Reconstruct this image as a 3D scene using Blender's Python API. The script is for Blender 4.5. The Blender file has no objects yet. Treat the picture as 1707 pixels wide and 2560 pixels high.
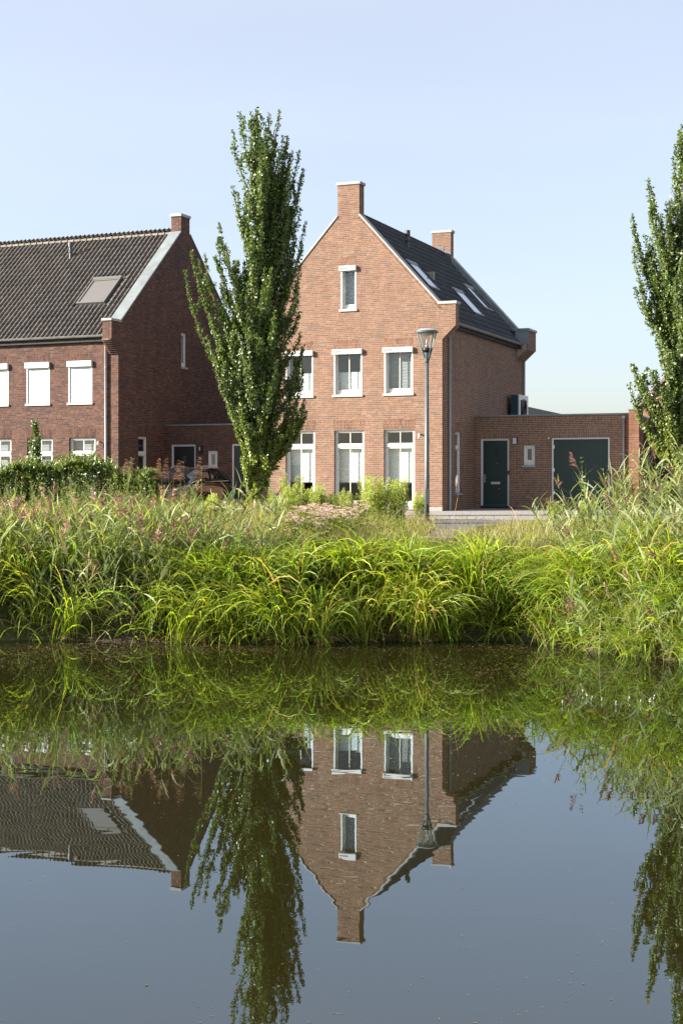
import bpy, math, random
import numpy as np
from math import sin, cos, pi, radians, sqrt, floor

# ------------------------------------------------------------------ camera, sky, sun, exposure
scene = bpy.context.scene
TH = radians(22.75)                       # how far the houses are turned from the view axis
CAMZ = 1.08
WATER = -1.73
cam_data = bpy.data.cameras.new('camera')
cam = bpy.data.objects.new('camera', cam_data)
scene.collection.objects.link(cam)
cam.location = (0, 0, CAMZ)
cam.rotation_euler = (pi / 2, 0, 0)
cam_data.sensor_width = 36
cam_data.lens = 3500 / 2560 * 36
cam_data.shift_y = -80 / 2560
cam_data.clip_end = 4000
cam_data.clip_start = 0.1
scene.camera = cam

SUN = (1.9545, 0.2648, -0.80)             # direction the light travels
sun_el = math.atan2(0.80, math.hypot(SUN[0], SUN[1]))
sun_az = math.atan2(-SUN[0], -SUN[1])
world = bpy.data.worlds.new('World')
scene.world = world
world.use_nodes = True
wn = world.node_tree.nodes
sky = wn.new('ShaderNodeTexSky')
sky.sky_type = 'NISHITA'
sky.sun_disc = False
sky.sun_elevation = sun_el
sky.sun_rotation = sun_az
sky.altitude = 0
sky.air_density = 1.0
sky.dust_density = 2.0
sky.ozone_density = 6.0
bg = wn['Background']
bg.inputs['Strength'].default_value = 0.05
world.node_tree.links.new(sky.outputs[0], bg.inputs[0])
bg2 = wn.new('ShaderNodeBackground')          # thin high haze that whitens the whole sky, faintly streaked
bg2.inputs['Color'].default_value = (0.945, 0.87, 0.735, 1)
wtc = wn.new('ShaderNodeTexCoord')
wmp = wn.new('ShaderNodeMapping')
wmp.inputs['Rotation'].default_value = (0.1, 0.35, 0.5)
wmp.inputs['Scale'].default_value = (1.2, 1.2, 7.0)
wnz = wn.new('ShaderNodeTexNoise')
wnz.inputs['Scale'].default_value = 1.6
wnz.inputs['Detail'].default_value = 6
wmr = wn.new('ShaderNodeMapRange')
wmr.inputs['From Min'].default_value = 0.3
wmr.inputs['From Max'].default_value = 0.7
wmr.inputs['To Min'].default_value = 0.147
wmr.inputs['To Max'].default_value = 0.163
for (p_, q_) in ((wtc.outputs['Generated'], wmp.inputs['Vector']), (wmp.outputs[0], wnz.inputs['Vector']), (wnz.outputs['Fac'], wmr.inputs['Value']), (wmr.outputs[0], bg2.inputs['Strength'])):
    world.node_tree.links.new(p_, q_)
ads = wn.new('ShaderNodeAddShader')
world.node_tree.links.new(bg.outputs[0], ads.inputs[0])
world.node_tree.links.new(bg2.outputs[0], ads.inputs[1])
world.node_tree.links.new(ads.outputs[0], wn['World Output'].inputs['Surface'])

sd = bpy.data.lights.new('sun', 'SUN')
sd.energy = 5.0
sd.angle = radians(0.5)
sd.color = (1.0, 0.93, 0.82)
so = bpy.data.objects.new('sun', sd)
scene.collection.objects.link(so)
from mathutils import Vector
so.rotation_euler = Vector(SUN).to_track_quat('-Z', 'Y').to_euler()
so.location = (-30, -5, 30)

vs = scene.view_settings
vs.view_transform = 'Standard'
vs.look = 'None'
vs.gamma = 1
vs.use_curve_mapping = False
vs.exposure = 1.82

# ------------------------------------------------------------------ helpers
COL = scene.collection.objects
rng = np.random.default_rng(7)
rnd = random.Random(11)


def nodes_of(name):
    m = bpy.data.materials.new(name)
    m.use_nodes = True
    nt = m.node_tree
    return m, nt, nt.nodes['Principled BSDF']


def L(nt, a, b):
    nt.links.new(a, b)


def mat(name, col, rough=0.6, metal=0.0, var=0.12, scale=8.0, bump=0.0, spec=0.5, bscale=None):
    m, nt, p = nodes_of(name)
    p.inputs['Roughness'].default_value = rough
    p.inputs['Metallic'].default_value = metal
    p.inputs['Specular IOR Level'].default_value = spec
    tc = nt.nodes.new('ShaderNodeTexCoord')
    nz = nt.nodes.new('ShaderNodeTexNoise')
    nz.inputs['Scale'].default_value = scale
    nz.inputs['Detail'].default_value = 5
    L(nt, tc.outputs['Object'], nz.inputs['Vector'])
    r = nt.nodes.new('ShaderNodeMapRange')
    r.inputs['From Min'].default_value = 0.3
    r.inputs['From Max'].default_value = 0.7
    r.inputs['To Min'].default_value = 1 - var
    r.inputs['To Max'].default_value = 1 + var
    L(nt, nz.outputs['Fac'], r.inputs['Value'])
    mx = nt.nodes.new('ShaderNodeVectorMath')
    mx.operation = 'SCALE'
    mx.inputs[0].default_value = col[:3]
    L(nt, r.outputs[0], mx.inputs['Scale'])
    L(nt, mx.outputs[0], p.inputs['Base Color'])
    if bump:
        b = nt.nodes.new('ShaderNodeBump')
        b.inputs['Strength'].default_value = bump
        b.inputs['Distance'].default_value = 0.01
        n2 = nt.nodes.new('ShaderNodeTexNoise')
        n2.inputs['Scale'].default_value = bscale or scale * 6
        n2.inputs['Detail'].default_value = 4
        L(nt, tc.outputs['Object'], n2.inputs['Vector'])
        L(nt, n2.outputs['Fac'], b.inputs['Height'])
        L(nt, b.outputs[0], p.inputs['Normal'])
    return m


def tint_mat(name, rough=0.85, var=0.15, scale=30.0, spec=0.3, transl=0.0, tr_col=(1.25, 1.35, 0.45), bump=0.0, big=0.0):
    """colour from the mesh's own 'tint' attribute, broken up by noise"""
    m, nt, p = nodes_of(name)
    p.inputs['Roughness'].default_value = rough
    p.inputs['Specular IOR Level'].default_value = spec
    at = nt.nodes.new('ShaderNodeAttribute')
    at.attribute_name = 'tint'
    tc = nt.nodes.new('ShaderNodeTexCoord')
    nz = nt.nodes.new('ShaderNodeTexNoise')
    nz.inputs['Scale'].default_value = scale
    nz.inputs['Detail'].default_value = 4
    L(nt, tc.outputs['Object'], nz.inputs['Vector'])
    r = nt.nodes.new('ShaderNodeMapRange')
    r.inputs['From Min'].default_value = 0.3
    r.inputs['From Max'].default_value = 0.7
    r.inputs['To Min'].default_value = 1 - var
    r.inputs['To Max'].default_value = 1 + var
    L(nt, nz.outputs['Fac'], r.inputs['Value'])
    mx = nt.nodes.new('ShaderNodeVectorMath')
    mx.operation = 'SCALE'
    L(nt, at.outputs['Color'], mx.inputs[0])
    L(nt, r.outputs[0], mx.inputs['Scale'])
    out = mx.outputs[0]
    if big:
        n3 = nt.nodes.new('ShaderNodeTexNoise')
        n3.inputs['Scale'].default_value = 0.9
        n3.inputs['Detail'].default_value = 6
        mp3 = nt.nodes.new('ShaderNodeMapping')
        mp3.inputs['Scale'].default_value = (2.2, 2.2, 0.6)
        L(nt, tc.outputs['Object'], mp3.inputs['Vector'])
        L(nt, mp3.outputs[0], n3.inputs['Vector'])
        r3 = nt.nodes.new('ShaderNodeMapRange')
        r3.inputs['From Min'].default_value = 0.3
        r3.inputs['From Max'].default_value = 0.7
        r3.inputs['To Min'].default_value = 1 - big
        r3.inputs['To Max'].default_value = 1 + big
        L(nt, n3.outputs['Fac'], r3.inputs['Value'])
        m3 = nt.nodes.new('ShaderNodeVectorMath')
        m3.operation = 'SCALE'
        L(nt, out, m3.inputs[0])
        L(nt, r3.outputs[0], m3.inputs['Scale'])
        out = m3.outputs[0]
    L(nt, out, p.inputs['Base Color'])
    if bump:
        b = nt.nodes.new('ShaderNodeBump')
        b.inputs['Strength'].default_value = bump
        b.inputs['Distance'].default_value = 0.006
        L(nt, nz.outputs['Fac'], b.inputs['Height'])
        L(nt, b.outputs[0], p.inputs['Normal'])
    if transl:
        t = nt.nodes.new('ShaderNodeBsdfTranslucent')
        mu = nt.nodes.new('ShaderNodeVectorMath')
        mu.operation = 'MULTIPLY'
        mu.inputs[1].default_value = tr_col
        L(nt, out, mu.inputs[0])
        L(nt, mu.outputs[0], t.inputs['Color'])
        mix = nt.nodes.new('ShaderNodeMixShader')
        mix.inputs[0].default_value = transl
        L(nt, p.outputs[0], mix.inputs[1])
        L(nt, t.outputs[0], mix.inputs[2])
        L(nt, mix.outputs[0], nt.nodes['Material Output'].inputs['Surface'])
    return m


def glass_mat(name, tint=(0.95, 0.97, 0.965), ior=1.55, rough=0.0, frost=0.0):
    m, nt, p = nodes_of(name)
    nt.nodes.remove(p)
    tr = nt.nodes.new('ShaderNodeBsdfTransparent')
    tr.inputs['Color'].default_value = (*tint, 1)
    gl = nt.nodes.new('ShaderNodeBsdfGlossy')
    gl.inputs['Roughness'].default_value = rough
    r0 = ((ior - 1) / (ior + 1)) ** 2
    lw = nt.nodes.new('ShaderNodeLayerWeight')
    lw.inputs['Blend'].default_value = 0.5
    pw = nt.nodes.new('ShaderNodeMath')
    pw.operation = 'POWER'
    pw.inputs[1].default_value = 5.0
    L(nt, lw.outputs['Facing'], pw.inputs[0])
    fr = nt.nodes.new('ShaderNodeMapRange')
    fr.inputs['To Min'].default_value = r0
    fr.inputs['To Max'].default_value = 1.0
    L(nt, pw.outputs[0], fr.inputs['Value'])
    # slight waviness of real float glass
    tc = nt.nodes.new('ShaderNodeTexCoord')
    nz = nt.nodes.new('ShaderNodeTexNoise')
    nz.inputs['Scale'].default_value = 1.7
    L(nt, tc.outputs['Object'], nz.inputs['Vector'])
    b = nt.nodes.new('ShaderNodeBump')
    b.inputs['Strength'].default_value = 0.08
    b.inputs['Distance'].default_value = 0.01
    L(nt, nz.outputs['Fac'], b.inputs['Height'])
    L(nt, b.outputs[0], gl.inputs['Normal'])
    mix = nt.nodes.new('ShaderNodeMixShader')
    L(nt, fr.outputs[0], mix.inputs[0])
    L(nt, tr.outputs[0], mix.inputs[1])
    L(nt, gl.outputs[0], mix.inputs[2])
    out = mix.outputs[0]
    if frost:
        df = nt.nodes.new('ShaderNodeBsdfTranslucent')
        df.inputs['Color'].default_value = (0.75, 0.74, 0.68, 1)
        m2 = nt.nodes.new('ShaderNodeMixShader')
        m2.inputs[0].default_value = frost
        L(nt, out, m2.inputs[1])
        L(nt, df.outputs[0], m2.inputs[2])
        out = m2.outputs[0]
    L(nt, out, nt.nodes['Material Output'].inputs['Surface'])
    return m


M = {}
M['brick'] = tint_mat('brick', 0.9, 0.16, 26.0, 0.25, bump=0.5, big=0.14)
M['mortar'] = mat('mortar', (0.41, 0.338, 0.272), 0.95, var=0.15, scale=5, bump=0.3, spec=0.2)
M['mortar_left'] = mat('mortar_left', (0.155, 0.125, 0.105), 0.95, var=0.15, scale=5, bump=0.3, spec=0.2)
M['mortar_pier'] = mat('mortar_pier', (0.24, 0.2, 0.16), 0.95, var=0.2, scale=5, bump=0.3, spec=0.2)
M['white'] = mat('white_paint', (0.62, 0.615, 0.595), 0.4, var=0.03, scale=3)
M['cream'] = mat('cream_paint', (0.52, 0.475, 0.40), 0.5, var=0.05, scale=3)
M['stone'] = mat('coping_stone', (0.30, 0.295, 0.28), 0.8, var=0.10, scale=6, bump=0.2)
M['sill'] = mat('sill_stone', (0.44, 0.415, 0.35), 0.8, var=0.08, scale=9, bump=0.2)
M['zinc'] = mat('zinc', (0.19, 0.21, 0.212), 0.5, metal=0.15, var=0.18, scale=2.2)
M['zinc_dark'] = mat('zinc_dark', (0.07, 0.075, 0.08), 0.5, metal=0.4, var=0.15, scale=3)
M['gutter'] = mat('gutter_zinc', (0.22, 0.215, 0.195), 0.55, metal=0.25, var=0.12, scale=4)
M['pipe'] = mat('pipe_pvc', (0.30, 0.31, 0.315), 0.45, var=0.06, scale=4)
M['tile_brown'] = tint_mat('tile_brown', 0.75, 0.22, 14.0, 0.35, bump=0.3, big=0.12)
M['tile_dark'] = tint_mat('tile_dark', 0.65, 0.25, 14.0, 0.4, bump=0.3, big=0.15)
M['under'] = mat('roof_underlay', (0.03, 0.03, 0.03), 0.9)
M['glass'] = glass_mat('window_glass')
M['glass_sky'] = glass_mat('skylight_glass', (0.75, 0.8, 0.82), 9.0, 0.02)
M['green'] = mat('green_door_paint', (0.0065, 0.026, 0.020), 0.5, var=0.08, scale=2)
M['teal'] = mat('teal_panel', (0.012, 0.05, 0.07), 0.5, var=0.08, scale=2)
M['black'] = mat('black_plastic', (0.012, 0.012, 0.013), 0.45, var=0.1)
M['room'] = mat('room_wall', (0.32, 0.30, 0.27), 0.9, var=0.05)
M['floorwood'] = mat('room_floor', (0.14, 0.09, 0.06), 0.6, var=0.2)
M['blind'] = mat('blind_fabric', (0.60, 0.615, 0.59), 0.8, var=0.03, scale=3)
M['blind_grey'] = mat('blind_grey', (0.20, 0.21, 0.21), 0.7, var=0.05, scale=3)
M['shutter'] = mat('shutter_white', (0.56, 0.56, 0.56), 0.45, var=0.02, scale=2)
M['taupe'] = mat('shutter_taupe', (0.125, 0.116, 0.108), 0.45, var=0.04, scale=2)
M['lead'] = mat('lead_flashing', (0.10, 0.10, 0.10), 0.6, metal=0.2, var=0.3, scale=6)
M['chrome'] = mat('brushed_steel', (0.6, 0.6, 0.58), 0.3, metal=0.9, var=0.05)
M['wood'] = mat('fence_wood', (0.20, 0.135, 0.07), 0.8, var=0.3, scale=7, bump=0.3)
M['pave'] = mat('paver_concrete', (0.28, 0.265, 0.24), 0.9, var=0.16, scale=5, bump=0.3)
M['lamp_metal'] = mat('lamp_metal', (0.10, 0.125, 0.125), 0.45, metal=0.25, var=0.1, scale=5)
M['lamp_pole'] = mat('lamp_pole', (0.085, 0.10, 0.097), 0.5, metal=0.2, var=0.12, scale=5)
M['lamp_dome'] = mat('lamp_dome', (0.38, 0.39, 0.40), 0.4, metal=0.3, var=0.06, scale=5)
M['lamp_glass'] = glass_mat('lamp_plastic', (0.86, 0.87, 0.85), 1.5, 0.08, 0.22)
M['bark'] = mat('bark', (0.24, 0.20, 0.15), 0.9, var=0.45, scale=9, bump=1.0, bscale=40)
M['limb'] = mat('limb_bark', (0.105, 0.088, 0.055), 0.9, var=0.3, scale=9)
M['stem'] = mat('stem_green', (0.12, 0.12, 0.045), 0.8, var=0.2, scale=10)
M['tree_leaf'] = tint_mat('tree_leaf', 0.38, 0.10, 2.0, 0.55, 0.30)
M['laurel_leaf'] = tint_mat('laurel_leaf', 0.42, 0.10, 2.0, 0.45, 0.18)
M['blade'] = tint_mat('blade', 0.52, 0.16, 7.0, 0.35, 0.42)
M['flower'] = tint_mat('flower', 0.8, 0.10, 20.0, 0.2, 0.25, (1.0, 0.95, 0.9))
M['paint'] = mat('car_paint', (0.040, 0.013, 0.010), 0.25, metal=0.5, var=0.03)
M['paint'].node_tree.nodes['Principled BSDF'].inputs['Coat Weight'].default_value = 1.0
M['paint'].node_tree.nodes['Principled BSDF'].inputs['Coat Roughness'].default_value = 0.04
M['car_glass'] = mat('car_glass', (0.012, 0.014, 0.015), 0.04, var=0.02, spec=0.9)
M['rubber'] = mat('rubber', (0.015, 0.015, 0.015), 0.8)
M['plate'] = mat('plate_yellow', (0.75, 0.48, 0.03), 0.5, var=0.02)
M['head'] = mat('headlight_glass', (0.5, 0.52, 0.52), 0.1, metal=0.3, var=0.1)


def ground_material():
    m, nt, p = nodes_of('ground_soil')
    p.inputs['Roughness'].default_value = 0.95
    p.inputs['Specular IOR Level'].default_value = 0.15
    tc = nt.nodes.new('ShaderNodeTexCoord')
    n1 = nt.nodes.new('ShaderNodeTexNoise')
    n1.inputs['Scale'].default_value = 0.55
    n1.inputs['Detail'].default_value = 8
    n2 = nt.nodes.new('ShaderNodeTexNoise')
    n2.inputs['Scale'].default_value = 9
    n2.inputs['Detail'].default_value = 8
    for n in (n1, n2):
        L(nt, tc.outputs['Object'], n.inputs['Vector'])
    r = nt.nodes.new('ShaderNodeValToRGB')
    e = r.color_ramp.elements
    e[0].position, e[0].color = 0.35, (0.048, 0.036, 0.022, 1)
    e[1].position, e[1].color = 0.65, (0.070, 0.072, 0.026, 1)
    L(nt, n1.outputs['Fac'], r.inputs[0])
    mr = nt.nodes.new('ShaderNodeMapRange')
    mr.inputs['To Min'].default_value = 0.6
    mr.inputs['To Max'].default_value = 1.4
    L(nt, n2.outputs['Fac'], mr.inputs['Value'])
    mx = nt.nodes.new('ShaderNodeVectorMath')
    mx.operation = 'SCALE'
    L(nt, r.outputs[0], mx.inputs[0])
    L(nt, mr.outputs[0], mx.inputs['Scale'])
    L(nt, mx.outputs[0], p.inputs['Base Color'])
    b = nt.nodes.new('ShaderNodeBump')
    b.inputs['Strength'].default_value = 0.8
    b.inputs['Distance'].default_value = 0.05
    L(nt, n2.outputs['Fac'], b.inputs['Height'])
    L(nt, b.outputs[0], p.inputs['Normal'])
    return m


def water_material():
    m, nt, p = nodes_of('pond_water')
    nt.nodes.remove(p)
    d = nt.nodes.new('ShaderNodeBsdfDiffuse')
    d.inputs['Color'].default_value = (0.0155, 0.0132, 0.0032, 1)
    g = nt.nodes.new('ShaderNodeBsdfGlossy')
    g.inputs['Roughness'].default_value = 0.004
    g.inputs['Color'].default_value = (0.78, 0.91, 1.0, 1)
    f = nt.nodes.new('ShaderNodeFresnel')
    f.inputs['IOR'].default_value = 2.25
    tc = nt.nodes.new('ShaderNodeTexCoord')
    mp = nt.nodes.new('ShaderNodeMapping')
    mp.inputs['Scale'].default_value = (0.55, 1.0, 1.0)
    L(nt, tc.outputs['Object'], mp.inputs['Vector'])
    n = nt.nodes.new('ShaderNodeTexNoise')
    n.inputs['Scale'].default_value = 2.4
    n.inputs['Detail'].default_value = 2
    n.inputs['Roughness'].default_value = 0.5
    L(nt, mp.outputs[0], n.inputs['Vector'])
    n2 = nt.nodes.new('ShaderNodeTexNoise')
    n2.inputs['Scale'].default_value = 0.5
    n2.inputs['Detail'].default_value = 1
    L(nt, tc.outputs['Object'], n2.inputs['Vector'])
    mu = nt.nodes.new('ShaderNodeMath')
    mu.operation = 'MULTIPLY'
    L(nt, n.outputs['Fac'], mu.inputs[0])
    L(nt, n2.outputs['Fac'], mu.inputs[1])
    b = nt.nodes.new('ShaderNodeBump')
    b.inputs['Strength'].default_value = 1.0
    b.inputs['Distance'].default_value = 0.0014
    L(nt, mu.outputs[0], b.inputs['Height'])
    L(nt, b.outputs[0], g.inputs['Normal'])
    L(nt, b.outputs[0], f.inputs['Normal'])
    mix = nt.nodes.new('ShaderNodeMixShader')
    L(nt, f.outputs[0], mix.inputs[0])
    L(nt, d.outputs[0], mix.inputs[1])
    L(nt, g.outputs[0], mix.inputs[2])
    L(nt, mix.outputs[0], nt.nodes['Material Output'].inputs['Surface'])
    return m


M['ground'] = ground_material()
M['water'] = water_material()


def link(o, parent=None, label=None, cat=None, group=None, kind=None):
    COL.link(o)
    if parent is not None:
        o.parent = parent
    if label:
        o['label'] = label
    if cat:
        o['category'] = cat
    if group:
        o['group'] = group
    if kind:
        o['kind'] = kind
    return o


def thing(name, loc, rz, label, cat, group=None):
    o = bpy.data.objects.new(name, None)
    o.empty_display_size = 0.2
    o.location = loc
    o.rotation_euler = (0, 0, rz)
    return link(o, None, label, cat, group)


def raw_mesh(name, V, quads=None, tris=None, colors=None, smooth=False):
    me = bpy.data.meshes.new(name)
    V = np.asarray(V, dtype=np.float32).reshape(-1, 3)
    nq = 0 if quads is None else len(quads)
    ntri = 0 if tris is None else len(tris)
    me.vertices.add(len(V))
    me.vertices.foreach_set('co', V.ravel())
    idx = []
    if nq:
        idx.append(np.asarray(quads, dtype=np.int32).ravel())
    if ntri:
        idx.append(np.asarray(tris, dtype=np.int32).ravel())
    idx = np.concatenate(idx)
    me.loops.add(len(idx))
    me.loops.foreach_set('vertex_index', idx)
    me.polygons.add(nq + ntri)
    st = np.concatenate([np.arange(nq) * 4, nq * 4 + np.arange(ntri) * 3]).astype(np.int32)
    me.polygons.foreach_set('loop_start', st)
    if smooth:
        me.polygons.foreach_set('use_smooth', np.ones(nq + ntri, dtype=bool))
    me.update(calc_edges=True)
    if colors is not None:
        a = me.attributes.new('tint', 'FLOAT_COLOR', 'POINT')
        c = np.ones((len(V), 4), dtype=np.float32)
        c[:, :3] = colors
        a.data.foreach_set('color', c.ravel())
    return me


class Frame:
    """u along a wall, n outwards from it, z up"""
    def __init__(s, O, U, N):
        s.O, s.U, s.N = np.array(O, float), np.array(U, float), np.array(N, float)
        s.flip = np.dot(np.cross(s.U, np.array([0, 0, 1.0])), s.N) < 0

    def p(s, u, n, z):
        r = s.O + s.U * u + s.N * n
        return (r[0], r[1], r[2] + z)


ID = Frame((0, 0, 0), (1, 0, 0), (0, -1, 0))      # u = x, n = -y


class MB:
    def __init__(s):
        s.v, s.f, s.c = [], [], []

    def add(s, vs_, fs_, col=None):
        b = len(s.v)
        s.v += [tuple(q) for q in vs_]
        s.f += [tuple(b + i for i in q) for q in fs_]
        if col is not None:
            s.c += [col] * len(vs_)

    def hexa(s, P, col=None, back=True):
        """P: front bl br tr tl, back bl br tr tl"""
        F = [(0, 1, 2, 3), (1, 5, 6, 2), (5, 4, 7, 6) if back else None, (4, 0, 3, 7), (3, 2, 6, 7), (4, 5, 1, 0)]
        s.add(P, [q for q in F if q], col)

    def box(s, fr, u0, u1, n0, n1, z0, z1, col=None):
        """n1 = outer face"""
        P = [fr.p(u0, n1, z0), fr.p(u1, n1, z0), fr.p(u1, n1, z1), fr.p(u0, n1, z1),
             fr.p(u0, n0, z0), fr.p(u1, n0, z0), fr.p(u1, n0, z1), fr.p(u0, n0, z1)]
        s.hexa(P, col)

    def ring(s, fr, u0, u1, n0, n1, z0, z1, t, tb=None):
        """rectangular frame, butted at the corners"""
        tb = t if tb is None else tb
        s.box(fr, u0, u0 + t, n0, n1, z0, z1)
        s.box(fr, u1 - t, u1, n0, n1, z0, z1)
        s.box(fr, u0 + t, u1 - t, n0, n1, z1 - t, z1)
        s.box(fr, u0 + t, u1 - t, n0, n1, z0, z0 + tb)

    def tube(s, pts, r, seg=10, caps=True, col=None):
        pts = [Vector(p) for p in pts]
        rs = r if isinstance(r, (list, tuple)) else [r] * len(pts)
        rings = []
        vv, ff = [], []
        up = Vector((0.31, 0.17, 0.93))
        for i, p in enumerate(pts):
            d = (pts[min(i + 1, len(pts) - 1)] - pts[max(i - 1, 0)]).normalized()
            a = d.cross(up)
            if a.length < 0.15:
                a = d.cross(Vector((1, 0, 0)))
            a.normalize()
            b = d.cross(a)
            for k in range(seg):
                t = 2 * pi * k / seg
                vv.append(p + (a * cos(t) + b * sin(t)) * rs[i])
        for i in range(len(pts) - 1):
            for k in range(seg):
                k2 = (k + 1) % seg
                ff.append((i * seg + k, i * seg + k2, (i + 1) * seg + k2, (i + 1) * seg + k))
        if caps:
            ff.append(tuple(range(seg)))
            ff.append(tuple((len(pts) - 1) * seg + k for k in reversed(range(seg))))
        s.add(vv, ff, col)

    def lathe(s, prof, seg=24, c=(0, 0, 0), col=None):
        vv, ff = [], []
        for r, z in prof:
            for k in range(seg):
                t = 2 * pi * k / seg
                vv.append((c[0] + r * cos(t), c[1] + r * sin(t), c[2] + z))
        for i in range(len(prof) - 1):
            for k in range(seg):
                k2 = (k + 1) % seg
                ff.append((i * seg + k, i * seg + k2, (i + 1) * seg + k2, (i + 1) * seg + k))
        s.add(vv, ff, col)

    def prism(s, poly, a, b, mk):
        """poly list of 2D points, mk(p, t) -> 3D"""
        n = len(poly)
        vv = [mk(p, a) for p in poly] + [mk(p, b) for p in poly]
        ff = [tuple(range(n)), tuple(reversed(range(n, 2 * n)))]
        ff += [(i, n + i, n + (i + 1) % n, (i + 1) % n) for i in range(n)]
        s.add(vv, ff)

    def build(s, name, m, parent=None, smooth=False, bevel=0, **kw):
        me = bpy.data.meshes.new(name)
        me.from_pydata(s.v, [], s.f)
        if s.c:
            a = me.attributes.new('tint', 'FLOAT_COLOR', 'POINT')
            c = np.ones((len(s.v), 4), dtype=np.float32)
            c[:, :3] = np.array(s.c)[:, :3]
            a.data.foreach_set('color', c.ravel())
        me.materials.append(m)
        if smooth:
            me.polygons.foreach_set('use_smooth', np.ones(len(me.polygons), dtype=bool))
        me.update()
        o = bpy.data.objects.new(name, me)
        if bevel:
            bv = o.modifiers.new('edge', 'BEVEL')
            bv.width = bevel
            bv.segments = 2
            bv.limit_method = 'ANGLE'
        return link(o, parent, **kw)


def one(name, m, parent, fr, dims, bevel=0, **kw):
    b = MB()
    b.box(fr, *dims)
    return b.build(name, m, parent, bevel=bevel, **kw)


# ------------------------------------------------------------------ brickwork
CO = 0.0637     # course height
JT = 0.0125      # joint


def pal_main(r):
    q = r.random()
    if q < 0.50:
        c = (0.200, 0.108, 0.070)
    elif q < 0.72:
        c = (0.172, 0.092, 0.062)
    elif q < 0.88:
        c = (0.225, 0.124, 0.080)
    elif q < 0.965:
        c = (0.150, 0.086, 0.062)
    else:
        c = (0.20, 0.14, 0.10)
    k = 0.90 + 0.16 * r.random()
    return (c[0] * k, c[1] * k, c[2] * k)


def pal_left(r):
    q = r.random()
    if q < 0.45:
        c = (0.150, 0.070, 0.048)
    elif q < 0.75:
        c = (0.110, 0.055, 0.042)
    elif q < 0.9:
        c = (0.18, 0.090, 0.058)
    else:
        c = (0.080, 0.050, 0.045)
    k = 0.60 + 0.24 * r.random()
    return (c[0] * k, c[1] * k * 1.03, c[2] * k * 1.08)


def pal_pier(r):
    q = r.random()
    c = (0.165, 0.066, 0.036) if q < 0.6 else ((0.135, 0.055, 0.033) if q < 0.85 else (0.19, 0.09, 0.05))
    k = 0.9 + 0.2 * r.random()
    return (c[0] * k, c[1] * k, c[2] * k)


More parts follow.
